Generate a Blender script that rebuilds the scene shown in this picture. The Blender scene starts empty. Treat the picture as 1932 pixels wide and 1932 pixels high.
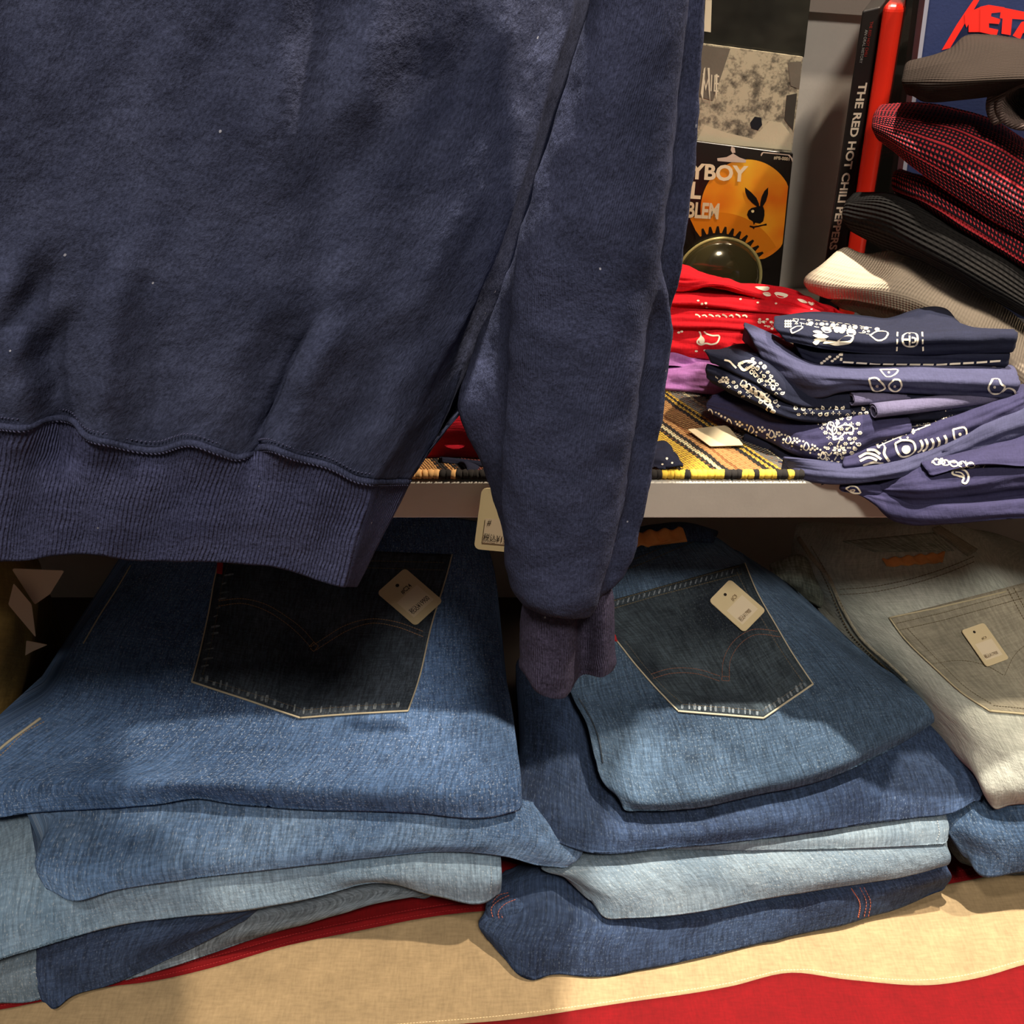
import bpy, math, random
from mathutils import Vector, noise
from mathutils.bvhtree import BVHTree
random.seed(7)
SC = bpy.context.scene
COL = SC.collection
PI = math.pi
# ------------------------------------------------------------------ camera, world, lamps, exposure
F = 1932.0
PITCH = math.radians(35)
CP, SP = math.cos(PITCH), math.sin(PITCH)
CAMZ = 1.45
cam = bpy.data.objects.new('camera', bpy.data.cameras.new('camera'))
COL.objects.link(cam)
cam.location = (0, 0, CAMZ)
cam.rotation_euler = (PI / 2 - PITCH, 0, 0)
cam.data.sensor_width = 36
cam.data.lens = 36 * F / 1932
cam.data.clip_start = 0.02
SC.camera = cam
SC.view_settings.view_transform = 'Standard'
SC.view_settings.look = 'None'
SC.view_settings.gamma = 1
SC.view_settings.use_curve_mapping = False
SC.view_settings.exposure = 0.2
w = bpy.data.worlds.new('room_light')
SC.world = w
w.use_nodes = True
w.node_tree.nodes['Background'].inputs[0].default_value = (1.0, 0.86, 0.72, 1)
w.node_tree.nodes['Background'].inputs[1].default_value = 0.06


def lamp(name, loc, target, power, size, col, spot=None, blend=0.3):
    if spot:
        d = bpy.data.lights.new(name, 'SPOT')
        d.spot_size = math.radians(spot)
        d.spot_blend = blend
        d.shadow_soft_size = size
    else:
        d = bpy.data.lights.new(name, 'AREA')
        d.shape = 'DISK'
        d.size = size
    d.energy = power
    d.color = col
    o = bpy.data.objects.new(name, d)
    COL.objects.link(o)
    o.location = loc
    v = Vector(target) - Vector(loc)
    o.rotation_euler = v.to_track_quat('-Z', 'Y').to_euler()
    return o


# ceiling spot lamps of the shop (all above the top of the frame)
lamp('ceiling_spot_key', (0.18, 0.655, 3.0), (0.1, 0.75, 0.8), 380, 0.022, (1.0, 0.90, 0.76), 60)
lamp('ceiling_spot_right', (1.0, 0.74, 2.9), (0.35, 0.85, 1.1), 210, 0.03, (1.0, 0.84, 0.66), 50)
lamp('ceiling_spot_left', (-0.70, -0.15, 3.0), (0.0, 0.5, 1.05), 55, 0.08, (1.0, 0.90, 0.79), 60)
lamp('ceiling_spot_rear', (0.25, -0.95, 3.1), (0.1, 0.5, 1.1), 145, 0.2, (1.0, 0.90, 0.79), 60)


# ------------------------------------------------------------------ rays and points
def ray(px, py):
    x = (px - 966) / F
    y = (966 - py) / F
    return Vector((x, CP + y * SP, -SP + y * CP))


def P(px, py, v):
    """v > 0: distance of an upright plane in front of the camera; v < 0: height below the camera"""
    d = ray(px, py)
    t = v / d.y if v > 0 else v / d.z
    return d * t + Vector((0, 0, CAMZ))


# ------------------------------------------------------------------ materials
MATS = {}


def srgb(c):
    def f(v):
        v /= 255.0
        return v / 12.92 if v <= 0.04045 else ((v + 0.055) / 1.055) ** 2.4
    return (f(c[0]), f(c[1]), f(c[2]), 1)


class NT:
    def __init__(s, name):
        s.m = bpy.data.materials.new(name)
        s.m.use_nodes = True
        s.t = s.m.node_tree
        s.b = s.t.nodes['Principled BSDF']
        s.b.inputs['Roughness'].default_value = 0.85

    def n(s, typ, **kw):
        nd = s.t.nodes.new(typ)
        for k, v in kw.items():
            if k in ('operation', 'blend_type', 'data_type', 'noise_dimensions', 'interpolation', 'feature', 'vector_type'):
                setattr(nd, k, v)
            else:
                nd.inputs[k].default_value = v
        return nd

    def l(s, a, b):
        s.t.links.new(a, b)

    def uv(s, scale=(1, 1, 1), rot=0, src='UV'):
        tc = s.n('ShaderNodeTexCoord')
        mp = s.n('ShaderNodeMapping')
        mp.inputs['Scale'].default_value = scale
        mp.inputs['Rotation'].default_value = (0, 0, rot)
        s.l(tc.outputs[src], mp.inputs['Vector'])
        return mp.outputs[0]

    def noise(s, vec, scale, detail=3, rough=0.55):
        nd = s.n('ShaderNodeTexNoise')
        nd.inputs['Scale'].default_value = scale
        nd.inputs['Detail'].default_value = detail
        nd.inputs['Roughness'].default_value = rough
        s.l(vec, nd.inputs['Vector'])
        return nd.outputs['Fac']

    def ramp(s, fac, stops, interp='LINEAR'):
        r = s.t.nodes.new('ShaderNodeValToRGB')
        r.color_ramp.interpolation = interp
        e = r.color_ramp.elements
        while len(e) > 1:
            e.remove(e[-1])
        e[0].position = stops[0][0]
        e[0].color = stops[0][1]
        for p, c in stops[1:]:
            x = e.new(p)
            x.color = c
        s.l(fac, r.inputs[0])
        return r.outputs[0]

    def mix(s, fac, a, b, mode='MIX'):
        m = s.t.nodes.new('ShaderNodeMix')
        m.data_type = 'RGBA'
        m.blend_type = mode
        for sock, v in ((0, fac), (6, a), (7, b)):
            if hasattr(v, 'links'):
                s.l(v, m.inputs[sock])
            else:
                m.inputs[sock].default_value = v
        return m.outputs[2]

    def math(s, op, a, b=None, c=None):
        m = s.t.nodes.new('ShaderNodeMath')
        m.operation = op
        for i, v in enumerate((a, b, c)):
            if v is None:
                continue
            if hasattr(v, 'links'):
                s.l(v, m.inputs[i])
            else:
                m.inputs[i].default_value = v
        return m.outputs[0]

    def bump(s, h, strength, dist, prev=None):
        b = s.t.nodes.new('ShaderNodeBump')
        b.inputs['Strength'].default_value = strength
        b.inputs['Distance'].default_value = dist
        s.l(h, b.inputs['Height'])
        if prev is not None:
            s.l(prev, b.inputs['Normal'])
        return b.outputs[0]

    def base(s, c):
        if hasattr(c, 'links'):
            s.l(c, s.b.inputs['Base Color'])
        else:
            s.b.inputs['Base Color'].default_value = c

    def normal(s, c):
        s.l(c, s.b.inputs['Normal'])


W = (1, 1, 1, 1)
K = (0, 0, 0, 1)


def bw(v):
    return (v, v, v, 1)


def plain(name, c, rough=0.6, metal=0, var=0.0, spec=0.5, coat=0):
    if name in MATS:
        return MATS[name]
    t = NT(name)
    col = srgb(c)
    if var:
        v = t.uv(src='Object')
        f = t.noise(v, 35, 4)
        lo = tuple(x * (1 - var) for x in col[:3]) + (1,)
        hi = tuple(min(1, x * (1 + var)) for x in col[:3]) + (1,)
        t.base(t.ramp(f, [(0.3, lo), (0.7, hi)]))
        t.normal(t.bump(t.noise(v, 400, 3), 0.15, 0.0006))
    else:
        t.base(col)
    t.b.inputs['Roughness'].default_value = rough
    t.b.inputs['Metallic'].default_value = metal
    t.b.inputs['Specular IOR Level'].default_value = spec
    t.b.inputs['Coat Weight'].default_value = coat
    MATS[name] = t.m
    return t.m


def denim(name, dark, light, fleck=(190, 205, 215), famt=0.55, big=7.0, sx=420, sy=60, lo=0.35, hi=0.68, soft=1.0):
    S_ = lambda q: bw(1 + (q - 1) * soft)
    if name in MATS:
        return MATS[name]
    t = NT(name)
    D, L, FK = srgb(dark), srgb(light), srgb(fleck)
    v = t.uv()
    f1 = t.noise(v, big, 4, 0.6)
    base = t.ramp(f1, [(lo, D), (hi, L)])
    # slubby warp streaks
    vs = t.uv((sx, sy, 1))
    f2 = t.noise(vs, 1.0, 3, 0.6)
    st = t.ramp(f2, [(0.36, S_(0.62)), (0.5, S_(0.95)), (0.66, S_(1.35))])
    c = t.mix(1.0, base, st, 'MULTIPLY')
    # weft streaks
    vh = t.uv((sy * 1.2, sx * 1.3, 1))
    f3 = t.noise(vh, 1.0, 2, 0.6)
    c = t.mix(1.0, c, t.ramp(f3, [(0.35, S_(0.78)), (0.65, S_(1.18))]), 'MULTIPLY')
    # pale flecks
    vf = t.uv((700, 430, 1))
    f4 = t.noise(vf, 1.0, 2, 0.7)
    fk = t.ramp(f4, [(0.56, K), (0.74, bw(famt))])
    fk = t.math('MULTIPLY', fk, t.ramp(t.noise(v, 14, 3), [(0.3, bw(0.25)), (0.65, W)]))
    c = t.mix(fk, c, FK)
    t.base(c)
    h = t.math('ADD', f4, t.math('MULTIPLY', f2, 0.6))
    b = t.bump(h, 0.55, 0.0009)
    t.normal(t.bump(t.noise(v, 60, 3), 0.35, 0.004, b))
    t.b.inputs['Roughness'].default_value = 0.9
    t.b.inputs['Specular IOR Level'].default_value = 0.2
    MATS[name] = t.m
    return t.m


def fleece(name, dark, light, rib=None, ribdepth=0.0012, lint=True):
    if name in MATS:
        return MATS[name]
    t = NT(name)
    v = t.uv()
    f1 = t.noise(v, 22, 5, 0.65)
    c = t.ramp(f1, [(0.3, srgb(dark)), (0.72, srgb(light))])
    f2 = t.noise(t.uv((700, 380, 1)), 1.0, 3, 0.7)
    c = t.mix(1.0, c, t.ramp(f2, [(0.33, bw(0.66)), (0.5, W), (0.72, bw(1.45))]), 'MULTIPLY')
    prev = None
    if rib:
        sep = t.n('ShaderNodeSeparateXYZ')
        t.l(t.uv(), sep.inputs[0])
        wob = t.math('MULTIPLY', t.noise(v, 30, 2), 0.004)
        u = t.math('ADD', sep.outputs[0], wob)
        s_ = t.math('SINE', t.math('MULTIPLY', u, 2 * PI * rib))
        prev = t.bump(s_, 1.0, ribdepth)
    if lint:
        vo = t.n('ShaderNodeTexVoronoi')
        vo.inputs['Scale'].default_value = 95
        t.l(t.uv((1, 0.8, 1)), vo.inputs['Vector'])
        near = t.math('LESS_THAN', vo.outputs['Distance'], 0.055)
        sc = t.n('ShaderNodeSeparateColor')
        t.l(vo.outputs['Color'], sc.inputs[0])
        rare = t.math('GREATER_THAN', sc.outputs[0], 0.72)
        c = t.mix(t.math('MULTIPLY', near, rare), c, srgb((170, 172, 185)))
    t.base(c)
    b = t.bump(f2, 0.5, 0.0012, prev)
    t.normal(t.bump(t.noise(v, 130, 4, 0.6), 0.35, 0.003, b))
    t.b.inputs['Roughness'].default_value = 0.95
    t.b.inputs['Specular IOR Level'].default_value = 0.15
    t.b.inputs['Sheen Weight'].default_value = 0.0
    t.b.inputs['Sheen Roughness'].default_value = 0.5
    MATS[name] = t.m
    return t.m


def cotton(name, c, var=0.12, weave=900, rough=0.9, fold=0.3):
    if name in MATS:
        return MATS[name]
    t = NT(name)
    v = t.uv()
    col = srgb(c)
    lo = tuple(x * (1 - var) for x in col[:3]) + (1,)
    hi = tuple(min(1, x * (1 + var)) for x in col[:3]) + (1,)
    base = t.ramp(t.noise(v, 30, 4), [(0.3, lo), (0.7, hi)])
    f2 = t.noise(t.uv((weave, weave * 0.2, 1)), 1.0, 2)
    f3 = t.noise(t.uv((weave * 0.2, weave, 1)), 1.0, 2)
    h = t.math('ADD', f2, f3)
    base = t.mix(1.0, base, t.ramp(t.math('MULTIPLY', h, 0.5), [(0.35, bw(0.85)), (0.65, bw(1.12))]), 'MULTIPLY')
    t.base(base)
    b = t.bump(h, 0.35, 0.0006)
    t.normal(t.bump(t.noise(v, 45, 3), fold, 0.006, b))
    t.b.inputs['Roughness'].default_value = rough
    t.b.inputs['Specular IOR Level'].default_value = 0.25
    MATS[name] = t.m
    return t.m


def ribknit(name, c, freq=330, axis=1, depth=0.0012):
    if name in MATS:
        return MATS[name]
    t = NT(name)
    sep = t.n('ShaderNodeSeparateXYZ')
    t.l(t.uv(), sep.inputs[0])
    s_ = t.math('SINE', t.math('MULTIPLY', sep.outputs[axis], 2 * PI * freq))
    s2 = t.math('SINE', t.math('MULTIPLY', sep.outputs[1 - axis], 2 * PI * freq * 0.8))
    col = srgb(c)
    t.base(t.ramp(t.noise(t.uv(), 25, 3), [(0.3, tuple(x * 0.88 for x in col[:3]) + (1,)), (0.7, col)]))
    b = t.bump(s_, 0.9, depth)
    t.normal(t.bump(s2, 0.35, depth, b))
    t.b.inputs['Specular IOR Level'].default_value = 0.15
    t.b.inputs['Roughness'].default_value = 0.95
    MATS[name] = t.m
    return t.m


def waffle(name, red, black, fu=260, fv=190):
    if name in MATS:
        return MATS[name]
    t = NT(name)
    sep = t.n('ShaderNodeSeparateXYZ')
    t.l(t.uv(), sep.inputs[0])
    su = t.math('SINE', t.math('MULTIPLY', sep.outputs[0], 2 * PI * fu))
    sv = t.math('SINE', t.math('MULTIPLY', sep.outputs[1], 2 * PI * fv))
    sl = t.math('SINE', t.math('MULTIPLY', sep.outputs[1], 2 * PI * fv / 5))
    a = t.math('MULTIPLY', t.math('GREATER_THAN', su, -0.25), t.math('GREATER_THAN', sv, -0.1))
    line = t.math('MULTIPLY', t.math('GREATER_THAN', sl, 0.86), t.math('GREATER_THAN', sv, -0.3))
    m = t.math('MAXIMUM', a, line)
    t.base(t.mix(m, srgb(black), srgb(red)))
    b = t.bump(su, 0.8, 0.0010)
    t.normal(t.bump(sv, 0.8, 0.0012, b))
    t.b.inputs['Specular IOR Level'].default_value = 0.15
    MATS[name] = t.m
    return t.m


# ------------------------------------------------------------------ geometry helpers
class Geo:
    def __init__(s):
        s.v, s.f, s.m, s.uv = [], [], [], []
        s.bvh = None

    def add(s, verts, faces, mi=0, uvs=None):
        o = len(s.v)
        s.v += verts
        s.uv += uvs if uvs else [(p[0], p[2] + p[1]) for p in verts]
        s.f += [tuple(i + o for i in f) for f in faces]
        s.m += [mi] * len(faces)
        return s

    def tree(s):
        s.bvh = BVHTree.FromPolygons([tuple(p) for p in s.v], s.f)
        return s

    def hit(s, px, py):
        d = ray(px, py).normalized()
        r = s.bvh.ray_cast(Vector((0, 0, CAMZ)), d)
        if r[0] is None:
            return None, None
        n = r[1]
        if n.dot(d) > 0:
            n = -n
        return r[0], n

    def merge(s, g, mi=None):
        s.add(list(g.v), list(g.f), 0, list(g.uv))
        if mi is None:
            s.m[-len(g.f):] = g.m
        else:
            s.m[-len(g.f):] = [mi] * len(g.f)
        return s


def link(name, geo, mats, parent=None, smooth=True, loc=None):
    """make one mesh object from a Geo whose points are in world space"""
    if not isinstance(mats, (list, tuple)):
        mats = [mats]
    off = Vector((0, 0, 0))
    p = parent
    while p is not None:
        off += Vector(p.location)
        p = p.parent
    if parent is None:
        if loc is None:
            xs = [q[0] for q in geo.v]; ys = [q[1] for q in geo.v]; zs = [q[2] for q in geo.v]
            loc = Vector(((min(xs) + max(xs)) / 2, (min(ys) + max(ys)) / 2, min(zs)))
        off = Vector(loc)
    me = bpy.data.meshes.new(name)
    me.from_pydata([tuple(Vector(q) - off) for q in geo.v], [], geo.f)
    for m in mats:
        me.materials.append(m)
    me.polygons.foreach_set('material_index', geo.m)
    me.polygons.foreach_set('use_smooth', [smooth] * len(geo.f))
    ul = me.uv_layers.new(name='UVMap')
    buf = []
    for f in geo.f:
        for i in f:
            buf += [geo.uv[i][0], geo.uv[i][1]]
    ul.data.foreach_set('uv', buf)
    me.validate()
    me.update()
    o = bpy.data.objects.new(name, me)
    COL.objects.link(o)
    if parent is None:
        o.location = off
    else:
        o.parent = parent
    return o


def tag(o, label=None, cat=None, group=None, kind=None):
    if label:
        o['label'] = label
    if cat:
        o['category'] = cat
    if group:
        o['group'] = group
    if kind:
        o['kind'] = kind
    return o


def spline(pts, n, closed=False):
    """chord-parametrised cubic Hermite through pts, n samples even in arc length"""
    pts = [Vector(p) for p in pts]
    if closed:
        q = pts + [pts[0]]
    else:
        q = pts
    N = len(q)
    d = [max((q[i + 1] - q[i]).length, 1e-9) for i in range(N - 1)]
    tan = []
    for i in range(N):
        if closed:
            a = q[i - 1] if i > 0 else q[N - 2]
            b = q[(i + 1)] if i < N - 1 else q[1]
            da = d[i - 1] if i > 0 else d[-1]
            db = d[i] if i < N - 1 else d[0]
        else:
            if i == 0:
                tan.append((q[1] - q[0]) / d[0]); continue
            if i == N - 1:
                tan.append((q[-1] - q[-2]) / d[-1]); continue
            a, b, da, db = q[i - 1], q[i + 1], d[i - 1], d[i]
        tan.append(((q[i] - a) / da * db + (b - q[i]) / db * da) / (da + db))
    dense = []
    per = 14
    for i in range(N - 1):
        for k in range(per):
            t = k / per
            h = d[i]
            dense.append(q[i] * (2 * t**3 - 3 * t**2 + 1) + tan[i] * h * (t**3 - 2 * t**2 + t)
                         + q[i + 1] * (-2 * t**3 + 3 * t**2) + tan[i + 1] * h * (t**3 - t**2))
    dense.append(q[-1])
    if n is None:
        return dense
    cum = [0.0]
    for i in range(1, len(dense)):
        cum.append(cum[-1] + (dense[i] - dense[i - 1]).length)
    tot = cum[-1]
    out = []
    j = 0
    cnt = n if not closed else n + 1
    for k in range(cnt):
        s_ = tot * k / (cnt - 1)
        while j < len(cum) - 2 and cum[j + 1] < s_:
            j += 1
        t = (s_ - cum[j]) / max(cum[j + 1] - cum[j], 1e-12)
        out.append(dense[j].lerp(dense[j + 1], min(1, max(0, t))))
    return out[:n]


def colspline(pts, per):
    """same curve, 'per' samples in each span (keeps the rows where they were drawn)"""
    N = len(pts)
    d = [max((pts[i + 1] - pts[i]).length, 1e-9) for i in range(N - 1)]
    tan = []
    for i in range(N):
        if i == 0:
            tan.append((pts[1] - pts[0]) / d[0])
        elif i == N - 1:
            tan.append((pts[-1] - pts[-2]) / d[-1])
        else:
            tan.append(((pts[i] - pts[i - 1]) / d[i - 1] * d[i] + (pts[i + 1] - pts[i]) / d[i] * d[i - 1]) / (d[i - 1] + d[i]))
    out = []
    for i in range(N - 1):
        for k in range(per):
            t = k / per
            out.append(pts[i] * (2 * t**3 - 3 * t**2 + 1) + tan[i] * d[i] * (t**3 - 2 * t**2 + t)
                       + pts[i + 1] * (-2 * t**3 + 3 * t**2) + tan[i + 1] * d[i] * (t**3 - t**2))
    out.append(pts[-1])
    return out


def grid_uv(G, R, C, voff=0):
    """cumulative metres along rows and down the columns"""
    mid = R // 2
    u = [0.0]
    for j in range(1, C):
        u.append(u[-1] + (G[mid][j] - G[mid][j - 1]).length)
    v = [0.0]
    mc = C // 2
    for i in range(1, R):
        v.append(v[-1] + (G[i][mc] - G[i - 1][mc]).length)
    return u, v


def slab(rows, nu=110, per=12, wr=((14, 0.0022), (45, 0.0007)), seed=0.0, cap=0.006, under=0.0, stretch=(1, 1, 1), edge=0.0, pleat=None):
    """a folded cloth: rows run from its hidden back over the top and round the nose to its
    bottom edge; it is closed underneath and rounded off at both ends.  Returns Geo."""
    R0 = [spline([P(*p) for p in r], nu) for r in rows]
    cols = []
    for j in range(nu):
        cols.append(colspline([R0[i][j] for i in range(len(rows))], per))
    nv = len(cols[0])
    # underside, back to where the top row starts
    nun = 8
    for j in range(nu):
        b, a = cols[j][-1], cols[j][0]
        base = Vector((a.x, a.y, min(b.z - under, a.z - 0.004)))
        for k in range(1, nun):
            t = k / nun
            cols[j].append(b.lerp(base, t))
        cols[j].append(base)
        cols[j].append(base.lerp(a, 0.5))
    R = len(cols[0])
    G = [[cols[j][i] for j in range(nu)] for i in range(R)]
    # wrinkles along the normal
    u, v = grid_uv(G, R, nu)
    D = [[None] * nu for _ in range(R)]
    for i in range(R):
        for j in range(nu):
            a = G[i][min(j + 1, nu - 1)] - G[i][max(j - 1, 0)]
            b = G[(i + 1) % R][j] - G[i - 1][j]
            n = a.cross(b)
            if n.length < 1e-12:
                n = Vector((0, 0, 1))
            n.normalize()
            q = Vector((G[i][j].x * stretch[0], G[i][j].y * stretch[1], G[i][j].z * stretch[2]))
            h = 0
            for sc, am in wr:
                h += am * noise.noise(q * sc + Vector((seed * 7.3, seed * 3.1, seed)))
            if pleat:
                h += pleat[1] * math.sin(v[i] * pleat[0] + 3 * noise.noise(q * 9))
            if i > nv:
                h *= 0.3
            D[i][j] = G[i][j] - n * h
            if edge and i == nv - 1:
                D[i][j].z += edge * noise.noise(Vector((u[j] * 60, seed, 0)))
    G = D
    verts, uvs, faces = [], [], []
    # rounded caps
    def ring(col, cen, s_, out):
        return [cen + (q - cen) * s_ + out for q in col]
    colsG = [[G[i][j] for i in range(R)] for j in range(nu)]
    def caps(col, nxt):
        cen = sum(col, Vector()) / len(col)
        axis = (cen - sum(nxt, Vector()) / len(nxt)).normalized()
        rr = []
        for ang in (25, 50, 72):
            a = math.radians(ang)
            size = max((q - cen).length for q in col)
            sh = 1 - (1 - math.cos(a)) * min(1.0, cap * 2.2 / max(size, 1e-6))
            rr.append(ring(col, cen, sh, axis * cap * math.sin(a)))
        return rr, cen + axis * cap * 0.9
    c0, p0 = caps(colsG[0], colsG[2])
    c1, p1 = caps(colsG[-1], colsG[-3])
    allc = list(reversed(c0)) + colsG + c1
    us = [-0.004 * (3 - k) for k in range(3)] + u + [u[-1] + 0.004 * (k + 1) for k in range(3)]
    for cu, col in zip(us, allc):
        verts += col
        uvs += [(cu + seed, v[i] + seed) for i in range(R)]
    nc = len(allc)
    for j in range(nc - 1):
        for i in range(R):
            i2 = (i + 1) % R
            faces.append((j * R + i, (j + 1) * R + i, (j + 1) * R + i2, j * R + i2))
    verts += [p0, p1]
    uvs += [(us[0] + seed, seed), (us[-1] + seed, seed)]
    n = len(verts)
    for i in range(R):
        i2 = (i + 1) % R
        faces.append((n - 2, i, i2))
        faces.append((n - 1, (nc - 1) * R + i2, (nc - 1) * R + i))
    g = Geo().add(verts, faces, 0, uvs)
    return g.tree()


def densify(pts, step=4.0):
    out = []
    for a, b in zip(pts[:-1], pts[1:]):
        L = math.hypot(b[0] - a[0], b[1] - a[1])
        k = max(1, int(L / step))
        for i in range(k):
            t = i / k
            out.append((a[0] + (b[0] - a[0]) * t, a[1] + (b[1] - a[1]) * t))
    out.append(tuple(pts[-1][:2]))
    return out


def curve2(pts, n):
    return [(p.x, p.y) for p in spline([(a, b, 0) for a, b in pts], n)]


def ribbon(dst, surf, pts, wpx, mi=0, off=0.0004, closed=False, smooth=True, taper=False):
    """a printed or sewn line laid on the surface"""
    if closed:
        pts = list(pts) + [pts[0]]
    if smooth and len(pts) > 2:
        pts = curve2(pts, max(8, len(pts) * 4))
    else:
        pts = densify(pts, 4)
    H = []
    for (x, y) in pts:
        p, n = surf.hit(x, y)
        if p is None:
            if len(H) > 1:
                _rib(dst, H, wpx, mi, off, taper)
            H = []
            continue
        if H and abs((p - Vector((0, 0, CAMZ))).length - (H[-1][0] - Vector((0, 0, CAMZ))).length) > 0.02:
            if len(H) > 1:
                _rib(dst, H, wpx, mi, off, taper)
            H = []
        H.append((p, n))
    if len(H) > 1:
        _rib(dst, H, wpx, mi, off, taper)


def _rib(dst, H, wpx, mi, off, taper):
    vs, fs = [], []
    N = len(H)
    for i, (p, n) in enumerate(H):
        t = H[min(i + 1, N - 1)][0] - H[max(i - 1, 0)][0]
        s_ = n.cross(t)
        if s_.length < 1e-9:
            s_ = Vector((1, 0, 0))
        s_.normalize()
        dep = (p - Vector((0, 0, CAMZ))).length
        hw = wpx * dep / F * 0.5
        if taper:
            hw *= 0.35 + 0.65 * math.sin(PI * (i + 0.5) / N)
        vs += [p + s_ * hw + n * off, p - s_ * hw + n * off]
    for i in range(N - 1):
        fs.append((2 * i, 2 * i + 1, 2 * i + 3, 2 * i + 2))
    dst.add(vs, fs, mi)


def blob(dst, surf, pts, mi=0, off=0.0005, smooth=True):
    if smooth:
        q = spline([(a, b, 0) for a, b in pts], max(10, len(pts) * 3), True)
        pts = [(p.x, p.y) for p in q]
    cx = sum(p[0] for p in pts) / len(pts)
    cy = sum(p[1] for p in pts) / len(pts)
    c, n = surf.hit(cx, cy)
    if c is None:
        return
    vs = [c + n * off]
    for (x, y) in pts:
        p, n2 = surf.hit(x, y)
        if p is None or (p - c).length > 0.06:
            return
        vs.append(p + n2 * off)
    N = len(pts)
    dst.add(vs, [(0, 1 + i, 1 + (i + 1) % N) for i in range(N)], mi)


def disc(dst, surf, x, y, r, mi=0, ry=None, off=0.0005):
    ry = ry or r
    blob(dst, surf, [(x + r * math.cos(a * PI / 4), y + ry * math.sin(a * PI / 4)) for a in range(8)], mi, off, False)


def tube(pts, r, seg=8, closed_ends=True):
    """round cord through world points"""
    g = Geo()
    N = len(pts)
    vs, fs = [], []
    for i, p in enumerate(pts):
        t = (pts[min(i + 1, N - 1)] - pts[max(i - 1, 0)]).normalized()
        a = t.cross(Vector((0.3, 0.2, 1))).normalized()
        b = t.cross(a).normalized()
        rr = r[i] if isinstance(r, list) else r
        for k in range(seg):
            an = 2 * PI * k / seg
            vs.append(p + a * rr * math.cos(an) + b * rr * math.sin(an))
    for i in range(N - 1):
        for k in range(seg):
            k2 = (k + 1) % seg
            fs.append((i * seg + k, i * seg + k2, (i + 1) * seg + k2, (i + 1) * seg + k))
    if closed_ends:
        fs.append(tuple(reversed(range(seg))))
        fs.append(tuple((N - 1) * seg + k for k in range(seg)))
    g.add(vs, fs, 0)
    return g


def thread(surf, pts, wpx, off=0.0008, smooth=True):
    """continuous cord sewn on the surface"""
    pts = curve2(pts, max(10, len(pts) * 8)) if smooth and len(pts) > 2 else densify(pts, 6)
    L = []
    for x, y in pts:
        p, n = surf.hit(x, y)
        if p is not None:
            L.append(p + n * off)
    if len(L) < 2:
        return Geo()
    dep = (L[0] - Vector((0, 0, CAMZ))).length
    return tube(L, wpx * dep / F * 0.5, 6)


def stitches(surf, pts, pitch=7.0, length=5.0, wpx=1.6, off=0.0006, smooth=True, jitter=0.0, slant=0.0):
    """a row of separate stitches on the surface"""
    g = Geo()
    q = curve2(pts, 60) if smooth and len(pts) > 2 else densify(pts, 3)
    cum = [0]
    for a, b in zip(q[:-1], q[1:]):
        cum.append(cum[-1] + math.hypot(b[0] - a[0], b[1] - a[1]))

    def at(s_):
        for i in range(len(q) - 1):
            if cum[i + 1] >= s_:
                t = (s_ - cum[i]) / max(cum[i + 1] - cum[i], 1e-9)
                return (q[i][0] + (q[i + 1][0] - q[i][0]) * t, q[i][1] + (q[i + 1][1] - q[i][1]) * t)
        return q[-1]
    s_ = 0.0
    while s_ + length < cum[-1]:
        a, b = at(s_), at(s_ + length)
        if slant:
            dx, dy = b[0] - a[0], b[1] - a[1]
            b = (b[0] - dy * slant, b[1] + dx * slant)
        if random.random() > jitter:
            pa, na = surf.hit(*a)
            pb, nb = surf.hit(*b)
            if pa is not None and pb is not None and (pa - pb).length < 0.02:
                t = (pb - pa)
                sd = na.cross(t).normalized()
                hw = wpx * (pa - Vector((0, 0, CAMZ))).length / F * 0.5
                m = (pa + pb) / 2
                vs = [pa + na * off * 0.3, m + sd * hw + na * off * 0.4, pb + nb * off * 0.3, m - sd * hw + na * off * 0.4,
                      m + na * (off + hw * 0.8)]
                vs.insert(1, pa * 0.75 + pb * 0.25 + sd * hw + na * off * 0.4)
                vs = [pa + sd * hw * .5 + na * off * .2, pb + sd * hw * .5 + na * off * .2, pb - sd * hw * .5 + na * off * .2, pa - sd * hw * .5 + na * off * .2,
                      pa * .8 + pb * .2 + na * (off + hw), pa * .2 + pb * .8 + na * (off + hw)]
                g.add(vs, [(0, 1, 5, 4), (2, 3, 4, 5), (3, 0, 4), (1, 2, 5)], 0)
        s_ += pitch
    return g


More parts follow.
